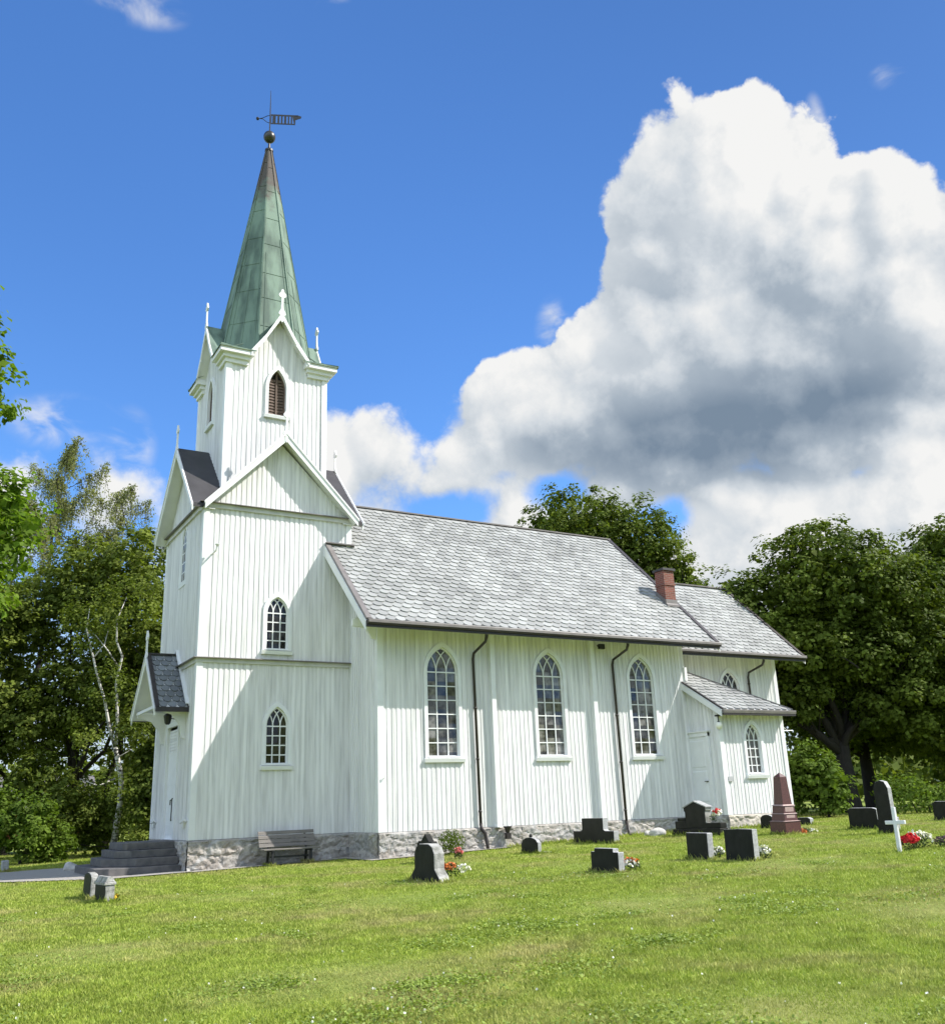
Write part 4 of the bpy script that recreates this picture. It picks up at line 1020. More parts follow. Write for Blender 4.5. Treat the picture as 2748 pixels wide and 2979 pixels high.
# --- chimney
def chimney():
    x0, x1 = 17.72, 18.24; y0, y1 = -1.54, -1.02
    mb = MB(); mb.box((x0, y0, 8.4), (x1, y1, 9.55)); mb.box((x0-.0, y0+.0, 9.552), (x1, y1, 10.10)); mb.box((x0-.03, y0-.03, 9.50), (x1+.03, y1+.03, 9.56))
    ch = mb.build('chimney', BRICK, church)
    cp_ = MB(); cp_.box((x0-.06, y0-.06, 10.101), (x1+.06, y1+.06, 10.19)); cp_.build('cap', TAR, ch)
    fl = MB(); fl.box((x0-.03, y0-.04, 8.5), (x1+.03, y0-.002, 8.92)); fl.hexa([(x0-.05, y0-.12, 8.62), (x1+.05, y0-.12, 8.62), (x1+.05, y0, 8.68), (x0-.05, y0, 8.68)], [(x0-.05, y0-.12, 8.69), (x1+.05, y0-.12, 8.69), (x1+.05, y0, 8.8), (x0-.05, y0, 8.8)])
    fl.add([(x0-.03, y0, 8.6), (x0-.03, y1, 9.15), (x0-.03, y1, 9.35), (x0-.03, y0, 8.92)], [(0, 3, 2, 1)]); fl.build('flashing', EDGE, ch)
chimney()

# ------------------------------------------------------------------ bench
def bench():
    x0, x1 = 1.92, 3.66; g = float(gz(2.8, -.7))+.03
    b = empty('garden_bench', (2.79, -.7, g), 'weathered slatted wooden bench against the tower foundation', 'bench')
    def P(x, y, z): return (x-2.79, y+.7, z)
    s = MB()
    for k, y in enumerate((-.98, -.87, -.76, -.65)): s.box(P(x0, y, .415), P(x1, y+.095, .45))
    s.build('seat', WOOD, b, bevel=.006)
    bk = MB()
    for k in range(4):
        z = .50+k*.115; y = -.52+k*.045
        bk.hexa([P(x0, y, z), P(x1, y, z), P(x1, y+.03, z), P(x0, y+.03, z)], [P(x0, y+.035, z+.098), P(x1, y+.035, z+.098), P(x1, y+.065, z+.098), P(x0, y+.065, z+.098)])
    bk.build('backrest', WOOD, b)
    for x in (x0+.28, x1-.28):
        l = MB(); l.bar(P(x, -.93, 0), P(x, -.90, .41), .06, .06); l.bar(P(x, -.42, 0), P(x, -.52, .42), .06, .06); l.bar(P(x, -.50, .40), P(x, -.315, .91), .05, .03); l.bar(P(x, -.99, .39), P(x, -.5, .39), .05, .05); l.bar(P(x, -.92, .06), P(x, -.43, .06), .05, .06)
        l.build('leg', BLACK, b)
    sr = MB(); sr.bar(P(x0+.28, -.7, .22), P(x1-.28, -.7, .22), .04, .05); sr.build('stretcher', BLACK, b)
bench()

# ------------------------------------------------------------------ gravestones: broad faces look west, thin edges south
def stone_thing(name, x, y, label, group='gravestones on the lawn', cat='gravestone'):
    o = empty(name, (x, y, float(gz(x, y))-.03), label, cat, group)
    o.rotation_euler = (random.uniform(-.02, .02), random.uniform(-.03, .03), random.uniform(-.05, .05)); return o
def slab(mb, t, pts, x0=0.0):
    """pts: outline as (y, z), y northwards from the south-west corner"""
    mb.prism([(x0, y, z) for y, z in pts], (t, 0, 0))
def rnd_arch(w, h, rise, n=9, shoulder=0.0):
    p = [(0, 0), (0, h-rise)]
    if shoulder: p.append((shoulder, h-rise))
    a = w/2-shoulder
    for i in range(n): t = math.pi*(1-i/(n-1)); p.append((w/2+a*math.cos(t), h-rise+rise*math.sin(t)))
    if shoulder: p.append((w-shoulder, h-rise))
    p += [(w, h-rise), (w, 0)]
    o = []
    for q in p:
        if not o or math.hypot(q[0]-o[-1][0], q[1]-o[-1][1]) > 1e-4: o.append(q)
    return o
def sunlit_edges(o, m=None):  # edges paler than the faces: sunlight on them put into the colour
    me = o.data; me.materials.append(m or GREYSTONE)
    for p in me.polygons:
        if abs(p.normal.x) < .6: p.material_index = 1
    return o
def simple(x, y, w, t, h, pts, m, label, bev=.012, name='gravestone', base=None, basem=None):
    o = stone_thing(name, x, y, label)
    mb = MB(); slab(mb, t, pts); hs_ = mb.build('headstone', m, o, bevel=bev)
    if m is DARKSTONE: sunlit_edges(hs_)
    if base:
        b = MB(); b.box((-base[0], -base[1], 0), (t+base[0], w+base[1], base[2])); b.build('plinth', basem or m, o, bevel=.015)
    return o
# left pair
o = stone_thing('gravestone', -3.71, -6.62, 'low mossy gravestone with a rounded edge, farther of the left pair'); mb = MB(); slab(mb, .16, rnd_arch(.95, .57, .10)); sunlit_edges(mb.build('headstone', DARKSTONE, o, bevel=.03), MOSSY)
o = stone_thing('gravestone', -3.61, -7.85, 'low gravestone with a notched coping, nearer of the left pair'); mb = MB(); mb.box((0, 0, 0), (.19, .92, .37)); sunlit_edges(mb.build('headstone', DARKSTONE, o, bevel=.02), MOSSY)
mb = MB(); mb.box((-.02, -.02, .371), (.21, .94, .43)); mb.hexa([(.0, .0, .431), (.19, .0, .431), (.19, .92, .431), (.0, .92, .431)], [(.05, .02, .53), (.14, .02, .53), (.14, .90, .53), (.05, .90, .53)]); mb.build('coping', MOSSY, o, bevel=.012)
# big stone with flared foot
o = stone_thing('gravestone', 2.31, -10.75, 'large arched dark gravestone with a flared foot, in front of the nave corner')
mb = MB(); slab(mb, .25, [(-.36, 0), (-.29, .06), (-.03, .27), (.0, .31), (.0, .60), (.09, .73), (.24, .79), (.68, .79), (.84, .72), (.92, .60), (.92, .31), (.95, .27), (1.21, .06), (1.28, 0)]); sunlit_edges(mb.build('headstone', DARKSTONE, o, bevel=.025), MOSSY)
o = stone_thing('gravestone', 4.9, -5.75, 'dark gravestone with a crowned top, mostly hidden behind the large arched one')
mb = MB(); slab(mb, .18, [(0, 0), (0, .52), (.10, .60), (.22, .58), (.34, .68), (.46, .78), (.58, .68), (.70, .58), (.82, .60), (.92, .52), (.92, 0)]); mb.build('headstone', DARKSTONE, o, bevel=.015)
# small with knob
o = simple(8.05, -6.05, .8, .12, .5, rnd_arch(.80, .48, .13, shoulder=.04), DARKSTONE, 'small dark gravestone with a knob on top, near the first downpipe')
mb = MB(); mb.lathe([(.03, 0), (.055, .04), (.03, .09)], (.06, .40, .475), 8); mb.build('knob', DARKSTONE, o)
mb = MB(); mb.box((.15, -.18, 0), (.45, .55, .09)); mb.build('ledger', GREYSTONE, o, bevel=.02)
# stepped cross-like block
simple(11.35, -5.24, 2.05, .2, .8, [(0, 0), (0, .42), (.42, .42), (.50, .46), (.50, .80), (1.58, .80), (1.58, .46), (1.64, .42), (2.05, .42), (2.05, 0)], DARKSTONE, 'wide dark gravestone with a raised square centre, by the second pilaster')
# low with raised shoulders
simple(5.29, -13.06, .95, .15, .52, [(0, 0), (0, .45), (.17, .45), (.17, .52), (.82, .52), (.82, .45), (.95, .45), (.95, 0)], DARKSTONE, 'low black gravestone with a stepped top, orange and white flowers at its edge')
# pair of tall plain ones
simple(8.19, -12.57, .72, .17, .62, [(0, 0), (0, .62), (.72, .62), (.72, 0)], DARKSTONE, 'narrow plain dark gravestone below the gabled monument', bev=.02)
simple(8.35, -13.78, .80, .16, .70, [(0, 0), (.0, .69), (.40, .70), (.80, .69), (.80, 0)], GREYSTONE if False else DARKSTONE, 'plain rectangular black gravestone with its sunlit side pale, nearest the sacristy corner', bev=.01)
# gabled monument on a long stepped base
o = stone_thing('grave_monument', 14.79, -6.19, 'dark gabled stele with side arms on a long low base in front of the sacristy', cat='monument')
mb = MB(); mb.box((-.02, 0, 0), (.34, 2.15, .28)); mb.box((.02, .0, .281), (.30, .70, .44)); mb.box((.02, 1.55, .281), (.30, 2.05, .52)); mb.box((.04, 1.60, .521), (.28, 1.95, .62)); mb.build('plinth', DARKSTONE, o, bevel=.02)
mb = MB(); slab(mb, .26, [(.62, .28), (.62, .80), (.58, .82), (.58, .93), (1.08, 1.10), (1.58, .93), (1.58, .82), (1.54, .80), (1.54, .28)], .02); sunlit_edges(mb.build('stele', DARKSTONE, o, bevel=.015), MOSSY)
mb = MB(); mb.prism([(.0, .54, .945), (.0, 1.08, 1.135), (.0, 1.62, .945), (.0, 1.62, .915), (.0, 1.08, 1.102), (.0, .54, .915)], (.30, 0, 0)); mb.build('coping', GREYSTONE, o)
# obelisk
o = stone_thing('obelisk', 15.44, -8.23, 'tall red granite obelisk on a stepped base before the sacristy', cat='obelisk', group=None)
def fr(mb, s0, z0, s1, z1, c=.26): mb.hexa([(c-s0, c-s0, z0), (c+s0, c-s0, z0), (c+s0, c+s0, z0), (c-s0, c+s0, z0)], [(c-s1, c-s1, z1), (c+s1, c-s1, z1), (c+s1, c+s1, z1), (c-s1, c+s1, z1)])
mb = MB(); fr(mb, .32, 0, .31, .42); mb.build('base', REDSTONE, o, bevel=.01)
mb = MB(); fr(mb, .27, .441, .25, .63); fr(mb, .24, .651, .22, .86); mb.build('die', REDSTONE, o, bevel=.008)
mb = MB(); fr(mb, .33, .421, .26, .44); fr(mb, .27, .631, .25, .65); fr(mb, .25, .861, .20, .90); mb.build('moulding', REDLIGHT, o)
mb = MB(); fr(mb, .185, .901, .135, 1.70); fr(mb, .135, 1.701, .004, 1.83); mb.build('shaft', REDSTONE, o, bevel=.006)
for z0, z1 in ((.47, .60), (.68, .83)):
    mb = MB(); mb.box((.26-.17, .26-.262 if z0 < .5 else .26-.236, z0), (.26+.17, .26-.23, z1)); mb.build('inscription_panel', REDLIGHT, o)
simple(18.07, -5.3, .55, .14, .5, rnd_arch(.55, .50, .14), DARKSTONE, 'small round-topped dark gravestone half hidden by the red obelisk')
simple(19.9, -5.27, .6, .18, .31, [(0, 0), (0, .26), (.1, .31), (.5, .31), (.6, .26), (.6, 0)], DARKSTONE, 'low dark gravestone right of the red obelisk')
simple(17.88, -9.58, 1.04, .14, .66, [(0, 0), (0, .62), (.15, .66), (.9, .66), (1.04, .62), (1.04, 0)], DARKSTONE, 'broad dark gravestone under the big linden trunk')
simple(16.15, -11.42, .51, .16, 1.46, [(0, 0), (-.02, .42), (.02, .43), (.03, 1.25), (.12, 1.42), (.26, 1.46), (.42, 1.42), (.50, 1.25), (.50, .43), (.53, .42), (.53, 0)], DARKSTONE, 'tall slim dark gravestone behind the white cross', bev=.015)
simple(16.9, -10.9, .3, .2, .46, [(0, 0), (0, .44), (.3, .46), (.3, 0)], GREYSTONE, 'short grey gravestone just behind the white cross', bev=.02)
simple(22.47, -8.84, .6, .18, .65, [(0, 0), (0, .6), (.1, .65), (.5, .65), (.6, .6), (.6, 0)], DARKSTONE, 'dark gravestone cut by the right edge, before the hedge')
simple(-4.08, 8.57, .5, .2, .42, [(0, 0), (0, .40), (.25, .42), (.5, .40), (.5, 0)], GREYSTONE, 'grey gravestone at the far left beyond the gravel path')
# white cross
o = stone_thing('grave_cross', 11.08, -15.28, 'slim white grave cross beside the red and white flower bed', cat='cross', group=None)
mb = MB(); mb.box((-.03, -.042, 0), (.03, .042, .96)); mb.build('post', WHITEM, o, bevel=.01)
mb = MB(); mb.box((-.029, -.25, .605), (.029, -.043, .685)); mb.box((-.029, .043, .605), (.029, .25, .685)); mb.build('crossbar', WHITEM, o, bevel=.01)

# ------------------------------------------------------------------ small plants and flowers
def quads(cent, L, W, nrm, rg, fold=.0):
    """rhombic leaves: centre, length, width, facing"""
    n = len(cent); r = rg.normal(size=(n, 3)); nrm = nrm/np.linalg.norm(nrm, axis=1, keepdims=True)
    a = np.cross(nrm, r); a /= np.linalg.norm(a, axis=1, keepdims=True)+1e-9; b = np.cross(nrm, a)
    L = np.broadcast_to(L, n)[:, None]; W = np.broadcast_to(W, n)[:, None]
    V = np.empty((n, 4, 3)); V[:, 0] = cent-a*L*.5; V[:, 1] = cent+b*W*.5-a*L*.08+nrm*W*fold; V[:, 2] = cent+a*L*.5; V[:, 3] = cent-b*W*.5-a*L*.08+nrm*W*fold
    F = np.arange(n*4).reshape(n, 4)
    return V.reshape(-1, 3), F
def clump(name, x, y, label, cat, blossoms, r=.18, h=.28, nl=160, group=None, leaf=.06, fol=None, kind_h=1.0):
    o = empty(name, (x, y, float(gz(x, y))), label, cat, group)
    rg = np.random.default_rng(int(abs(x*1000+y*77)) % 99999)
    d = rg.normal(size=(nl, 3)); d /= np.linalg.norm(d, axis=1, keepdims=True); q = d*rg.random((nl, 1))**.4*np.array([r, r, h*.5]); q[:, 2] += h*.5
    V, F = quads(q, leaf*rg.uniform(.7, 1.4, nl), leaf*.5, d+rg.normal(size=d.shape)*.6, rg, .1); npmesh('foliage', V, F, fol or FOLI, o)
    for (m, n, s, dx, dy, dz, sp) in blossoms:
        d = rg.normal(size=(n, 3)); d[:, 2] = np.abs(d[:, 2])*.8+.1; d /= np.linalg.norm(d, axis=1, keepdims=True)
        c = d*np.array([sp, sp, h*.45])+np.array([dx, dy, dz+h*.5])
        VV = []
        for k in range(5):
            jit = rg.normal(size=c.shape)*s*.28
            V, F = quads(c+jit, s, s*.8, d+rg.normal(size=d.shape)*.5, rg, .15); VV.append(V)
        V = np.concatenate(VV); npmesh('blossoms', V, np.arange(len(V)).reshape(-1, 4), m, o)
    return o
FG = 'flowers planted at the graves'
clump('grave_flowers', 3.12, -9.95, 'orange and white flowers beside the large arched gravestone', 'flowers', [(ORANGEF, 26, .075, -.02, .05, 0, .17), (WHITEF, 12, .065, .30, -.08, -.06, .12)], r=.24, h=.34, group=FG)
clump('grave_flowers', 6.14, -4.95, 'small pink flower clump near the nave foundation', 'flowers', [(PINKF, 14, .075, 0, 0, .02, .10)], r=.13, h=.30, group=FG)
clump('grave_flowers', 5.86, -12.73, 'orange and white flowers beside the low stepped black gravestone', 'flowers', [(WHITEF, 20, .065, 0, 0, 0, .17), (ORANGEF, 14, .065, .0, .05, .02, .2)], r=.23, h=.25, group=FG)
clump('grave_flowers', 8.86, -12.15, 'white flowers beside the narrow plain gravestone', 'flowers', [(WHITEF, 16, .075, 0, 0, 0, .12)], r=.17, h=.24, group=FG)
clump('grave_flowers', 8.87, -13.55, 'white flowers beside the plain rectangular black gravestone', 'flowers', [(WHITEF, 20, .075, 0, 0, 0, .15)], r=.19, h=.27, group=FG)
clump('grave_flowers', 16.25, -8.25, 'low red and pale flowers at the foot of the red obelisk', 'flowers', [(ORANGEF, 12, .08, -.12, 0, -.04, .12), (WHITEF, 8, .06, .25, -.05, -.03, .14)], r=.22, h=.16, group=FG)
clump('grave_flowers', 14.95, -5.75, 'red and white flowers set on the gabled monument base', 'flowers', [(WHITEF, 20, .10, 0, -.2, .10, .12), (REDF, 8, .09, .0, -.22, .14, .14)], r=.14, h=.34, nl=60, group=FG).location.z += .36
clump('grave_flowers', -3.36, -7.72, 'single yellow flower beside the left pair of gravestones', 'flowers', [(YELLOWF, 5, .06, 0, 0, 0, .04)], r=.06, h=.14, nl=24, group=FG)
clump('grave_flowers', 11.62, -15.15, 'bright red flowers next to the white cross', 'flowers', [(REDF, 46, .085, 0, 0, .02, .17)], r=.20, h=.32, group=FG)
clump('grave_flowers', 12.1, -15.05, 'white flowers behind the red ones beside the white cross', 'flowers', [(WHITEF, 46, .075, 0, 0, .02, .26)], r=.30, h=.34, nl=220, group=FG)
clump('grave_flowers', 12.55, -15.45, 'dark purple-green grave planting at the right edge', 'flowers', [(mat('dull_purple_petals', (.10, .05, .06), .7, island=.3), 40, .06, 0, 0, 0, .28)], r=.34, h=.26, nl=320, group=FG)
clump('small_shrub', 6.9, -3.2, 'small green shrub by the nave foundation behind the arched gravestone', 'shrub', [], r=.42, h=.75, nl=900, leaf=.075, fol=LEAF_LINDEN)
def rock(x, y, r, label, m=ROCK, s=0):
    bm = bmesh.new(); bmesh.ops.create_icosphere(bm, subdivisions=3, radius=r)
    for v in bm.verts:
        v.co *= 1+.35*noise.noise(v.co/r*1.1+Vector((s, s, 0))); v.co.z *= .75
    me = bpy.data.meshes.new('rock'); bm.to_mesh(me); bm.free(); me.materials.append(m); o = bpy.data.objects.new('rock', me); C.objects.link(o); o.location = (x, y, float(gz(x, y))+r*.35)
    tag(o, label, 'rock', 'pale rocks by the walls')
rock(14.6, -3.0, .16, 'smaller pale rock at the foot of the second downpipe', s=3); rock(14.55, -3.5, .24, 'larger pale rock right of the second downpipe', s=8)
rock(-2.27, 5.87, .26, 'white rock on the gravel left of the steps', s=5)

# ------------------------------------------------------------------ trees
def limb(mb, a, b, r0, r1, bend=.15, n=6, rg=None, sides=8):
    a = np.array(a, float); b = np.array(b, float); L = np.linalg.norm(b-a); off = rg.normal(size=3)*L*bend*.5
    pts = [a+(b-a)*t+off*math.sin(math.pi*t)+rg.normal(size=3)*L*.012 for t in np.linspace(0, 1, n)]
    pts[0] = a
    mb.tube(pts, list(np.linspace(r0, r1, n)), sides); return pts
def foliage(blobs, n, leaf, rg, clump_r=.55, per=26, droop=0.0, shell=.45, up_bias=.85, fill=.22):
    w = np.array([(b[3]*b[4]*b[5])**.62 for b in blobs]); w /= w.sum()
    nc = max(1, n//per); idx = rg.choice(len(blobs), nc, p=w); Bc = np.array([b[:3] for b in blobs])[idx]; Br = np.array([b[3:6] for b in blobs])[idx]
    d = rg.normal(size=(nc, 3)); d /= np.linalg.norm(d, axis=1, keepdims=True)
    rad = 1-shell*rg.random(nc)**1.6
    lump = np.array([noise.noise(Vector((x*2.6+i*7, y*2.6, z*2.6))) for (x, y, z), i in zip(d, idx)])
    cc = Bc+d*Br*(rad*(1+.22*lump))[:, None]
    # drop clumps buried deep inside another blob
    keep = np.ones(nc, bool)
    for j, b in enumerate(blobs):
        q = (cc-np.array(b[:3]))/np.array(b[3:6]); keep &= ~((np.linalg.norm(q, axis=1) < .50) & (idx != j))
    cc = cc[keep]; d = d[keep]; nc = len(cc)
    cs = clump_r*rg.uniform(.55, 1.35, nc)
    off = rg.normal(size=(nc, per, 3)); off /= np.linalg.norm(off, axis=2, keepdims=True); off *= rg.random((nc, per, 1))**.45; off = off*np.array([1.0, 1.0, .62])
    P = (cc[:, None]+off*cs[:, None, None])
    if droop:
        P[:, :, 2] -= np.abs(rg.normal(size=(nc, per)))*droop
    nr = d[:, None]*.5+np.array([0, 0, up_bias])+off*np.array([.7, .7, .9])+rg.normal(size=(nc, per, 3))*.42
    P = P.reshape(-1, 3); nr = nr.reshape(-1, 3); L = leaf*rg.uniform(.65, 1.45, len(P))
    if fill:   # shaded leaf mass inside the crown
        nf_ = int(n*fill); ii = rg.choice(len(blobs), nf_, p=w); dd = rg.normal(size=(nf_, 3)); dd /= np.linalg.norm(dd, axis=1, keepdims=True)
        q = np.array([b[:3] for b in blobs])[ii]+dd*np.array([b[3:6] for b in blobs])[ii]*(.78*rg.random((nf_, 1))**.5)
        P = np.concatenate([P, q]); nr = np.concatenate([nr, rg.normal(size=(nf_, 3))+np.array([0, 0, .4])]); L = np.concatenate([L, leaf*1.9*rg.uniform(.7, 1.3, nf_)])
    V, F = quads(P, L, L*.72, nr, rg, .12)
    return V, F, cc
def tree(name, x, y, blobs, n, leaf, m, label, cat='tree', group=None, fill=.22, trunk=(.28, 3.0), bark=None, seed=0, clump_r=.55, per=26, droop=0, shell=.45, limbs={}, trunk_top=None, twigs=26, fork=None):
    rg = np.random.default_rng(seed+11); g = float(gz(x, y)); o = empty(name, (x, y, g-.1), label, cat, group)
    V, F, cc = foliage(blobs, n, leaf, rg, clump_r, per, droop, shell, fill=fill)
    npmesh('crown', V, F, m, o)
    mb = MB(); r, h = trunk
    tt = np.array(trunk_top) if trunk_top is not None else np.array([rg.normal()*.15, rg.normal()*.15, h])
    base = limb(mb, (0, 0, 0), tt, r*1.25, r*.8, .05, 7, rg, 12)
    for bi, b in enumerate(blobs):
        e = np.array(b[:3])+rg.normal(size=3)*np.array(b[3:6])*.15
        s = np.array(limbs[bi]) if bi in limbs else base[-1-rg.integers(0, 2)]
        p = limb(mb, s, e, r*.52, r*.13, .25, 8, rg, 7)
        sel = cc[np.argsort(np.linalg.norm((cc-np.array(b[:3]))/np.array(b[3:6]), axis=1))]
        k = max(2, twigs//len(blobs)); near = sel[:max(k, len(sel)//max(1, len(blobs)))]
        for q in near[rg.choice(len(near), min(k, len(near)), replace=False)]:
            limb(mb, p[rg.integers(3, 8)], q, r*.16, r*.03, .25, 5, rg, 5)
    mb.build('trunk', bark or BARK, o, smooth=True)
    return o
def rel(x, y, L): return [(bx-x, by-y, bz, a, b, c) for bx, by, bz, a, b, c in L]
WG = 'trees of the wood west of the church'; EG = 'big trees east of the church'

# right: big linden, crown over the sacristy end
tree('linden_tree', 31.8, 2.5, rel(31.8, 2.5, [(30.0, .6, 11.0, 3.2, 3.2, 2.8), (27.2, 3.4, 9.4, 2.8, 3.2, 2.4), (33.4, .6, 10.2, 3.4, 3.4, 2.4), (28.6, 2.0, 7.8, 2.6, 2.8, 1.6), (31.4, .8, 7.6, 2.8, 2.6, 1.7), (34.6, -.8, 7.4, 2.8, 2.8, 2.0), (28.2, 3.2, 5.6, 2.4, 2.8, 1.5), (33.6, .2, 5.0, 2.8, 2.6, 1.4), (30.6, 4.0, 6.0, 2.8, 2.8, 1.6), (26.2, 4.8, 6.8, 2.0, 2.4, 1.8)]),
     70000, .20, LEAF_LINDEN, 'big dark linden rising behind the chancel and the obelisk', group=EG, trunk=(.40, 3.4), seed=1, clump_r=.62, per=46, twigs=70, fill=.12)
tree('linden_tree', 39.5, -.5, rel(39.5, -.5, [(39.3, -.2, 12.6, 3.0, 3.0, 2.2), (39.8, -1.5, 9.5, 3.6, 3.6, 2.8), (37.2, 1.0, 8.0, 2.6, 3.2, 2.6), (40.5, -3, 6.2, 3.0, 3.0, 2.0), (38, 0, 4.8, 2.6, 2.6, 1.6)]),
     36000, .20, LEAF_LINDEN, 'tall linden at the right edge behind the hedge', group=EG, trunk=(.32, 3.4), seed=2, clump_r=.6, per=40)
tree('linden_tree', 38.5, 6.5, rel(38.5, 6.5, [(38.5, 6.5, 10.0, 4.5, 4.5, 3.2), (41, 4, 7.5, 4.0, 4, 3), (36, 9, 7.6, 4, 4, 3), (38.5, 6, 5.0, 5, 5, 2.2)]),
     26000, .26, LEAF_WOOD, 'shaded linden standing behind the big one', group=EG, trunk=(.34, 3.4), seed=3, clump_r=.85)
tree('maple_tree', 44.5, 1.5, rel(44.5, 1.5, [(44.5, 1.5, 8.6, 4.0, 4.0, 3.0), (42.4, -1.6, 6.0, 3.2, 3.2, 2.2), (46, 0, 5.6, 3.4, 3.4, 2.0), (44, 1, 3.6, 3.6, 3.6, 1.5)]),
     20000, .26, LEAF_WOOD, 'smaller maple glimpsed between the lindens at the right', group=EG, trunk=(.3, 2.8), seed=4, clump_r=.8)
tree('maple_tree', 52, 9, rel(52, 9, [(52, 9, 9, 5, 5, 3.6), (49, 13, 7.4, 4.4, 4.4, 3.2), (55, 5, 6.6, 4.4, 4.4, 3), (52, 9, 4.2, 5.4, 5.4, 2)]),
     20000, .32, LEAF_WOOD, 'distant leafy tree closing the gap under the lindens', group=EG, trunk=(.34, 3), seed=5, clump_r=.95)
# behind the nave roof
tree('linden_tree', 28.2, 15.8, rel(28.2, 15.8, [(26.4, 15.4, 16.6, 3.6, 3.8, 3.0), (29.6, 14.0, 15.6, 3.4, 3.4, 3.2), (23.9, 16.8, 15.2, 2.2, 2.6, 2.0), (31.3, 13.2, 13.0, 2.4, 2.8, 2.7), (28.5, 15.5, 11.5, 4.6, 4.6, 3.4)]),
     42000, .20, LEAF_LINDEN, 'dark leafy tree rising behind the nave ridge', group=None, trunk=(.42, 7.5), seed=6, clump_r=.62, per=40)
# bushes right
tree('lilac_bush', 25.6, -1.3, rel(25.6, -1.3, [(25.4, -.6, 2.1, 1.0, 1.0, 1.1), (25.9, -1.2, 1.3, 1.0, 1.0, 1.1), (25.0, .1, 1.3, .9, .9, 1.1)]),
     6500, .16, LEAF_BUSH, 'sunlit green bush right of the sacristy', 'bush', None, trunk=(.06, .6), seed=7, clump_r=.34, twigs=12)
def hedge(x0, y0, x1, y1, h, w, n, label, seed, leaf=.15, m=None, name='hedge'):
    rg = np.random.default_rng(seed); o = empty(name, (x0, y0, float(gz(x0, y0))), label, 'hedge')
    d = np.array([x1-x0, y1-y0]); L = np.linalg.norm(d); d /= L; p = np.array([-d[1], d[0]])
    s = rg.random(n)*L; th = rg.random(n)*math.pi; rr = 1-.35*rg.random(n)**2
    ph = 1+.16*np.sin(s*1.9)+.10*np.sin(s*4.3+1)
    q = np.stack([d[0]*s+p[0]*np.cos(th)*w*rr, d[1]*s+p[1]*np.cos(th)*w*rr, np.abs(np.sin(th))**.6*h*rr*ph], -1)+rg.normal(size=(n, 3))*.10
    nr = np.stack([p[0]*np.cos(th), p[1]*np.cos(th), np.sin(th)+.3], -1)+rg.normal(size=(n, 3))*.6
    V, F = quads(q, leaf*rg.uniform(.6, 1.4, n), leaf*.65, nr, rg, .12); npmesh('foliage', V, F, m or LEAF_BUSH, o)
    mb = MB()
    for k in range(int(L/.5)): 
        a = (d[0]*k*.5, d[1]*k*.5, -.1); mb.tube([a, (a[0]+rg.normal()*.15, a[1]+rg.normal()*.15, h*.7)], [.03, .012], 5)
    mb.build('stems', BARK, o)
hedge(28.4, -1.6, 37.5, -9.5, 1.35, .8, 9000, 'bright clipped hedge behind the right-hand gravestones', 21)
hedge(25.5, 3.0, 30.0, 6.0, 1.2, .8, 3500, 'low dark undergrowth below the big linden', 22, m=LEAF_LINDEN)
hedge(-9, 29.5, 6.5, 29.5, 3.6, 1.4, 9000, 'shadowy undergrowth at the back of the left wood', 24, leaf=.24, m=LEAF_WOOD, name='undergrowth')
hedge(37, -8.5, 47, -13.5, 1.5, .9, 5000, 'far end of the hedge running out of the picture', 23)

# left: foreground maple coming in from the edge
tree('maple_tree', -9.6, -4.6, rel(-9.6, -4.6, [(-7.25, -6.4, 11.5, 1.15, 1.15, 1.65), (-7.75, -6.6, 13.0, 1.0, 1.1, 1.0), (-6.25, -5.75, 8.2, 1.2, 1.25, 1.35), (-6.9, -5.5, 6.6, 1.2, 1.2, 1.0), (-6.7, -5.4, 8.6, 1.2, 1.2, 1.2), (-9.4, -5.2, 10.4, 2.2, 2.2, 3.0), (-11.2, -4.2, 8, 2.2, 2.2, 2.8), (-9.6, -3.6, 6.0, 1.9, 1.9, 1.3)]),
     20000, .15, LEAF_MAPLE, 'bright maple reaching in from the left edge', group=WG, trunk=(.24, 3.2), seed=8, clump_r=.36, per=22, limbs={0: (.2, -.6, 10.6), 1: (.2, -.8, 12.2)})
# weeping birches behind
def birch(x, y, h, label, seed, spread=2.6, lean=0.0, strands=150, low=.58, fork=False):
    rg = np.random.default_rng(seed); g = float(gz(x, y)); o = empty('birch_tree', (x, y, g-.1), label, 'tree', WG)
    mb = MB(); top = np.array([lean, .2, h*.97]); tr = limb(mb, (0, 0, 0), top, .20, .02, .06, 12, rg, 9)
    br = []
    for k in range(17):
        t = low+(1-low)*(k+.5)/17; p = np.array(tr[0])+(np.array(tr[-1])-np.array(tr[0]))*t; a = k*2.4+rg.random(); l = spread*(1.1-.5*(t-low)/(1-low))*rg.uniform(.7, 1.15)
        e = p+np.array([math.cos(a)*l, math.sin(a)*l, l*rg.uniform(.35, .8)]); br.append(limb(mb, p, e, .06*(1.25-t), .012, .22, 7, rg, 5))
    P = []; Nr = []
    for s in range(strands):
        b = br[rg.integers(len(br))]; st = b[rg.integers(2, 7)]; n = rg.integers(26, 60); Ls = rg.uniform(.6, 2.1); dx = rg.normal(size=2)*.28
        t = rg.random(n); q = np.array(st)+np.stack([dx[0]*t+rg.normal(size=n)*.11, dx[1]*t+rg.normal(size=n)*.11, .25-Ls*t], -1); P.append(q); Nr.append(rg.normal(size=(n, 3)))
        mb.tube([st, (st[0]+dx[0]*.6, st[1]+dx[1]*.6, st[2]+.1-Ls*.5), (st[0]+dx[0], st[1]+dx[1], st[2]+.2-Ls)], [.010, .007, .004], 4)
    P = np.concatenate(P); Nr = np.concatenate(Nr); L = .10*rg.uniform(.7, 1.4, len(P)); V, F = quads(P, L, L*.7, Nr, rg, .1)
    npmesh('crown', V, F, LEAF_BIRCH, o); mb.build('trunk', BIRCHBARK if fork else BARK, o, smooth=True)
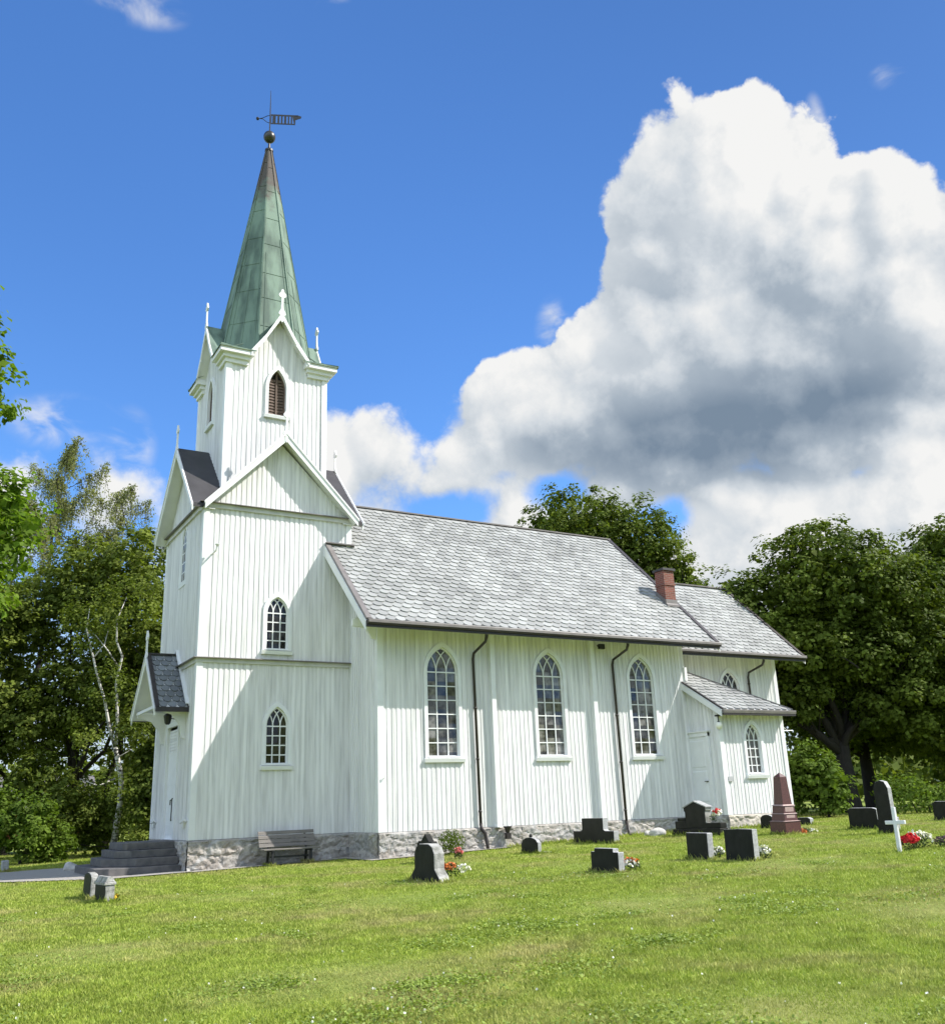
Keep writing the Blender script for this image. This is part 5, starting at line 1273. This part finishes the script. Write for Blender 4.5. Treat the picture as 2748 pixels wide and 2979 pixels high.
birch(-1.6, 24.5, 21.3, 'tallest weeping birch with sky showing through, at the left', 31, spread=2.9, strands=600)
birch(1.6, 23.4, 19.4, 'slimmer weeping birch just left of the tower', 32, spread=2.4, strands=360)
birch(-4.8, 26.5, 19.0, 'weeping birch at the far left behind the maple', 33, spread=2.8, strands=400)
# woodland
WL = [(-.6, 20.6, [(-.6, 19.8, 12.8, 2.4, 2.8, 2.3), (1.5, 18.4, 13.2, 2.2, 2.4, 2.5), (1.3, 18.4, 10.0, 2.2, 2.4, 2.2), (-2.4, 20.8, 11.4, 2.4, 2.6, 2.2), (1.6, 17.8, 7.6, 2.0, 2.2, 2.6), (-.6, 19.6, 7.2, 2.6, 2.6, 2.2), (-2.6, 20, 6.0, 2.0, 2.2, 1.7)], 24000, LEAF_WOOD, 'dense broadleaf tree filling the space left of the tower'),
      (-5.2, 21.0, [(-4.8, 20.4, 10.6, 2.4, 2.6, 2.4), (-6.2, 21.4, 8.0, 2.6, 2.6, 2.4), (-3.9, 20.0, 7.4, 2.0, 2.0, 1.8), (-6.0, 20.6, 4.8, 2.4, 2.4, 1.5)], 12000, LEAF_WOOD, 'dark broadleaf tree at the left edge behind the gravel path'),
      (2.6, 16.6, [(2.9, 15.8, 4.8, 1.6, 1.8, 2.3), (2.4, 15.0, 2.6, 1.5, 1.5, 1.6), (3.6, 16.5, 7.2, 1.6, 1.8, 2.2), (2.2, 15.6, 9.2, 1.3, 1.5, 1.4)], 9500, LEAF_WOOD, 'leafy young tree close behind the porch'),
      (-2.6, 26.5, [(-2.4, 26, 9.2, 3.2, 3.2, 3.0), (-4.4, 27, 6.4, 3, 3, 2.4), (-.6, 26, 5.6, 2.6, 2.6, 2.2), (2, 25, 8.6, 3, 3, 3)], 11000, LEAF_LINDEN, 'shadowed tree deeper in the left wood'),
      (5.5, 25.5, [(5.2, 25, 8.5, 3.2, 3.2, 3.4), (4.2, 24, 4.6, 2.8, 2.8, 2.4), (6, 25, 12.2, 2.6, 2.6, 2.4)], 10000, LEAF_WOOD, 'tree mostly hidden behind the tower'),
      (-9.5, 26, [(-9.2, 25.6, 9.6, 3.2, 3.2, 3.2), (-10.6, 26.4, 6, 3, 3, 2.4), (-8, 25, 5.4, 2.6, 2.6, 2)], 9000, LEAF_LINDEN, 'dark tree beyond the left edge of the path')]
for i, (x, y, bl, n, m, lb) in enumerate(WL):
    tree('broadleaf_tree', x, y, rel(x, y, bl), int(n*1.5), .18, m, lb, group=WG, trunk=(.22, 3.6), seed=40+i, clump_r=.50, per=34, twigs=34, shell=.5, fill=.09)
# birch with a forked white stem near the steps
def white_birch():
    rg = np.random.default_rng(77); x, y = .85, 16.2; g = float(gz(x, y)); o = empty('birch_tree', (x, y, g-.1), 'forked birch with a bright white stem beside the steps', 'tree', WG)
    mb = MB()
    def W(px, py, pz): return (px-x, py-y, pz+.1)
    mb.tube([(0, 0, 0), (.05, -.1, 1.2), (.10, -.4, 2.2), (.02, -.75, 3.3), W(.42, 14.9, 4.5)], [.15, .13, .12, .11, .10], 10)
    F0 = W(.42, 14.9, 4.45)
    mb.tube([F0, W(.10, 14.75, 5.3), W(-.22, 14.6, 6.5), W(-.60, 14.4, 7.4), W(-.85, 14.3, 8.2), W(-1.25, 14.1, 9.4), W(-1.2, 14.0, 10.4)], [.075, .065, .055, .05, .04, .03, .012], 8)
    mb.tube([F0, W(.40, 14.7, 5.6), W(.18, 14.4, 7.2), W(.30, 14.1, 8.3), W(-.02, 13.9, 8.9), W(-.12, 13.6, 9.8), W(.2, 13.5, 10.8)], [.08, .07, .06, .05, .04, .03, .012], 8)
    mb.tube([W(-.85, 14.3, 8.2), W(-.45, 14.2, 8.8), W(-.35, 14.1, 9.5)], [.04, .03, .015], 6); mb.tube([W(.2, 14.4, 7.9), W(-.35, 14.2, 8.6), W(-.9, 14.1, 9.2)], [.04, .03, .012], 6)
    mb.tube([W(.6, 15.4, 3.2), W(-.1, 15.2, 2.9), W(-.9, 15.0, 3.2)], [.04, .03, .012], 6); mb.tube([W(.5, 15.1, 4.0), W(1.1, 14.9, 4.4)], [.035, .012], 6)
    mb.build('trunk', BIRCHBARK, o, smooth=True)
    V, F, cc = foliage([(b[0]-x, b[1]-y, b[2], *b[3:]) for b in [(-.9, 14.6, 10.2, 1.5, 1.5, 1.3), (.5, 14.0, 11.0, 1.6, 1.5, 1.5), (1.3, 15.2, 2.2, .8, .8, .9), (-.2, 13.9, 7.4, 1.0, .8, .9), (1.0, 14.2, 5.6, .8, .8, .9), (-.8, 14.2, 5.4, .7, .7, .8), (.2, 14.2, 3.2, .7, .6, .7)]], 6500, .13, rg, .34, 20, .25, fill=0); npmesh('crown', V, F, LEAF_WOOD, o)
white_birch()
tree('hazel_bush', -3.0, 14.0, rel(-3.0, 14.0, [(-3.0, 13.6, 1.6, 1.4, 1.5, 1.3), (-4.2, 14.2, 1.9, 1.3, 1.3, 1.4), (-1.9, 14.0, .9, 1.0, 1.0, .9)]), 5200, .14, LEAF_BUSH, 'bright green bush at the lower left beyond the path', 'bush', None, trunk=(.05, .7), seed=51, clump_r=.33, twigs=14)
tree('hazel_bush', -1.2, 16.4, rel(-1.2, 16.4, [(-1.2, 16.4, 2.2, 1.3, 1.3, 1.6), (.2, 17.4, 1.6, 1.3, 1.3, 1.6), (2.0, 14.4, .8, 1.2, 1.0, .8), (-2.2, 17.6, 3.4, 1.4, 1.4, 1.3)]), 7000, .15, LEAF_WOOD, 'darker bush between the path and the white birch stem', 'bush', None, trunk=(.05, .7), seed=52, clump_r=.36, twigs=14)
# far hedgerow wood behind everything, one mass
def far_wood():
    rg = np.random.default_rng(91); blobs = []
    for k in range(70):
        a = math.radians(15+110*k/69)+rg.normal()*.01; R = rg.uniform(95, 140); h = rg.uniform(5, 9)
        blobs.append((CAM.x+R*math.cos(a), CAM.y+R*math.sin(a), h*.5, rg.uniform(4, 7), rg.uniform(4, 7), h*.6))
    V, F, cc = foliage(blobs, 42000, .75, rg, 1.6, 20)
    o = npmesh('far_wood', V, F, LEAF_WOOD); tag(o, 'distant wood along the horizon behind the churchyard', 'wood', kind='stuff')
far_wood()
# red house glimpsed through the wood
def red_house():
    o = empty('red_house', (1.2, 52, -.1), 'small red house with a grey roof glimpsed through the left wood', 'house')
    mb = MB(); mb.box((-4, -3, 0), (4, 3, 2.6)); mb.prism([(-4, -3, 2.6), (-4, 3, 2.6), (-4, 0, 4.6)], (8, 0, 0)); mb.build('wall', REDHOUSE, o)
    r = MB(); r.hexa([(-4.4, -3.5, 2.3), (4.4, -3.5, 2.3), (4.4, 0, 4.7), (-4.4, 0, 4.7)], [(-4.4, -3.5, 2.45), (4.4, -3.5, 2.45), (4.4, 0, 4.86), (-4.4, 0, 4.86)]); r.hexa([(-4.4, 0, 4.7), (4.4, 0, 4.7), (4.4, 3.5, 2.3), (-4.4, 3.5, 2.3)], [(-4.4, 0, 4.86), (4.4, 0, 4.86), (4.4, 3.5, 2.45), (-4.4, 3.5, 2.45)]); r.build('roof', ROOFTILE, o)
red_house()

# ------------------------------------------------------------------ grass
def grassmat():
    M = bpy.data.materials.new('grass_blades'); M.use_nodes = True; nt = M.node_tree; N = nt.nodes; L = nt.links; P = N['Principled BSDF']; out = N['Material Output']
    P.inputs['Roughness'].default_value = .6; P.inputs['Specular IOR Level'].default_value = .25
    g = N.new('ShaderNodeNewGeometry'); tc = N.new('ShaderNodeTexCoord')
    n = N.new('ShaderNodeTexNoise'); n.inputs['Scale'].default_value = .42; n.inputs['Detail'].default_value = 6; n.inputs['Roughness'].default_value = .62; L.new(tc.outputs['Object'], n.inputs['Vector'])
    n3 = N.new('ShaderNodeTexNoise'); n3.inputs['Scale'].default_value = 2.6; n3.inputs['Detail'].default_value = 4; L.new(tc.outputs['Object'], n3.inputs['Vector'])
    r = N.new('ShaderNodeValToRGB'); L.new(g.outputs['Random Per Island'], r.inputs[0]); e = r.color_ramp.elements
    e[0].position = 0; e[0].color = (.235, .32, .038, 1); e[1].position = 1; e[1].color = (.50, .53, .15, 1); q = e.new(.5); q.color = (.345, .43, .062, 1); q = e.new(.9); q.color = (.42, .485, .09, 1)
    mr = N.new('ShaderNodeMapRange'); L.new(n.outputs['Fac'], mr.inputs[0]); mr.inputs[1].default_value = .47; mr.inputs[2].default_value = .68; mr.inputs[4].default_value = .72
    mx = N.new('ShaderNodeMix'); mx.data_type = 'RGBA'; L.new(mr.outputs[0], mx.inputs[0]); L.new(r.outputs[0], mx.inputs[6]); mx.inputs[7].default_value = (.52, .44, .20, 1)
    m2 = N.new('ShaderNodeMapRange'); L.new(n3.outputs['Fac'], m2.inputs[0]); m2.inputs[1].default_value = .3; m2.inputs[2].default_value = .7; m2.inputs[3].default_value = .72; m2.inputs[4].default_value = 1.15
    sc_ = N.new('ShaderNodeVectorMath'); sc_.operation = 'SCALE'; L.new(mx.outputs[2], sc_.inputs[0]); L.new(m2.outputs[0], sc_.inputs['Scale'])
    L.new(sc_.outputs[0], P.inputs['Base Color'])
    t = N.new('ShaderNodeBsdfTranslucent'); L.new(sc_.outputs[0], t.inputs['Color']); ms = N.new('ShaderNodeMixShader'); ms.inputs[0].default_value = .35; L.new(P.outputs[0], ms.inputs[1]); L.new(t.outputs[0], ms.inputs[2]); L.new(ms.outputs[0], out.inputs['Surface'])
    return M
def grass():
    rg = np.random.default_rng(5); n = 1150000
    # sample in polar coordinates round the camera foot: density falls with distance
    a = AZ+rg.uniform(-.66, .66, n); u = rg.random(n); d = 6.2*np.exp(u*math.log(56/6.2))
    x = CAM.x+d*np.cos(a); y = CAM.y+d*np.sin(a)
    ok = ~path_mask(x, y) & ~((x > 4.9) & (x < 24.6) & (y > YS-.1) & (y < 8)) & ~((x > 17.5) & (x < 21) & (y > SY-.1) & (y < 0)) & (y < 30)
    x, y, d = x[ok], y[ok], d[ok]
    # longer tufts left by the mower against stones and walls
    ex, ey = [], []
    for ob in list(C.objects):
        if ob.parent is None or ob.parent.get('category') not in ('gravestone', 'monument', 'obelisk', 'cross', 'bench') or ob.type != 'MESH': continue
        bb = np.array([c[:] for c in ob.bound_box])
        if bb[:, 2].min() > .1: continue
        px_, py_ = ob.parent.location.x, ob.parent.location.y; x0_, y0_ = bb[:, 0].min()+px_, bb[:, 1].min()+py_; x1_, y1_ = bb[:, 0].max()+px_, bb[:, 1].max()+py_
        k = int(260*((x1_-x0_)+(y1_-y0_))); sd = rg.integers(0, 4, k); t = rg.random(k); o_ = np.abs(rg.normal(size=k))*.035
        ex.append(np.where(sd == 0, x0_-o_, np.where(sd == 1, x1_+o_, x0_+(x1_-x0_)*t))); ey.append(np.where(sd == 2, y0_-o_, np.where(sd == 3, y1_+o_, y0_+(y1_-y0_)*t)))
    for (a_, b_, yy_) in ((9.3, 17.5, YS-.16), (17.5, 21.0, SY-.16)):
        k = int((b_-a_)*220); ex.append(rg.uniform(a_, b_, k)); ey.append(yy_-np.abs(rg.normal(size=k))*.10)
    ex = np.concatenate(ex); ey = np.concatenate(ey); tuft = np.concatenate([np.ones(len(x)), rg.uniform(1.3, 3.0, len(ex))])
    x = np.concatenate([x, ex]); y = np.concatenate([y, ey]); d = np.concatenate([d, np.hypot(ex-CAM.x, ey-CAM.y)]); n = len(x)
    tall = np.array([noise.noise(Vector((px*.55, py*.55, 3))) for px, py in zip(x[::40], y[::40])])
    tl = np.repeat(tall, 40)[:n]; tl = np.resize(tl, n)
    h = rg.uniform(.018, .042, n)*(1+.25*tl)*(1+d/45)*tuft; w = .0036+.00060*d; th = rg.uniform(0, 2*math.pi, n); lean = rg.uniform(.2, 1.0, n)*h
    z = gz(x, y)-.004; la = rg.uniform(0, 2*math.pi, n)
    V = np.empty((n, 3, 3)); V[:, 0] = np.stack([x-np.cos(th)*w, y-np.sin(th)*w, z], -1); V[:, 1] = np.stack([x+np.cos(th)*w, y+np.sin(th)*w, z], -1)
    V[:, 2] = np.stack([x+np.cos(la)*lean, y+np.sin(la)*lean, z+h], -1)
    o = npmesh('lawn_grass', V.reshape(-1, 3), np.arange(n*3).reshape(n, 3), grassmat(), k=3); tag(o, 'short mown grass blades of the churchyard lawn', 'grass', kind='stuff')
    # clover patches: leaflets and white heads
    c = rg.uniform(0, 1, (70, 2)); ca = AZ+(c[:, 0]-.5)*1.05; cd = 7.2+c[:, 1]**1.6*15; cx = CAM.x+cd*np.cos(ca); cy = CAM.y+cd*np.sin(ca); m_ = 420
    px = (cx[:, None]+rg.normal(size=(70, m_))*rg.uniform(.12, .55, (70, 1))).ravel(); py = (cy[:, None]+rg.normal(size=(70, m_))*rg.uniform(.12, .4, (70, 1))).ravel()
    ok = ~path_mask(px, py); px, py = px[ok], py[ok]; k = len(px)
    q = np.stack([px, py, gz(px, py)+rg.uniform(.03, .062, k)], -1); V, F = quads(q, .034*rg.uniform(.7, 1.3, k), .030, np.array([0, 0, 1.])+rg.normal(size=(k, 3))*.45, rg, .15)
    o = npmesh('clover_leaves', V, F, mat('clover_leaf', (.25, .33, .05), .6, 0, 1, col2=(.19, .26, .04), island=.3, transl=.25)); tag(o, 'dark green clover patches in the lawn', 'clover', kind='stuff')
    k = 240; i = rg.integers(0, len(px), k); hx = px[i]+rg.normal(size=k)*.5; hy = py[i]+rg.normal(size=k)*.5; s = np.repeat(rg.uniform(.008, .016, k), 3)
    q = np.repeat(np.stack([hx, hy, gz(hx, hy)+rg.uniform(.05, .09, k)], -1), 3, 0); V, F = quads(q, s*1.8, s*1.8, rg.normal(size=(k*3, 3)), rg, 0.0)
    o = npmesh('clover_heads', V, F, WHITEF); tag(o, 'tiny white clover flowers scattered in the lawn', 'clover', kind='stuff')
grass()
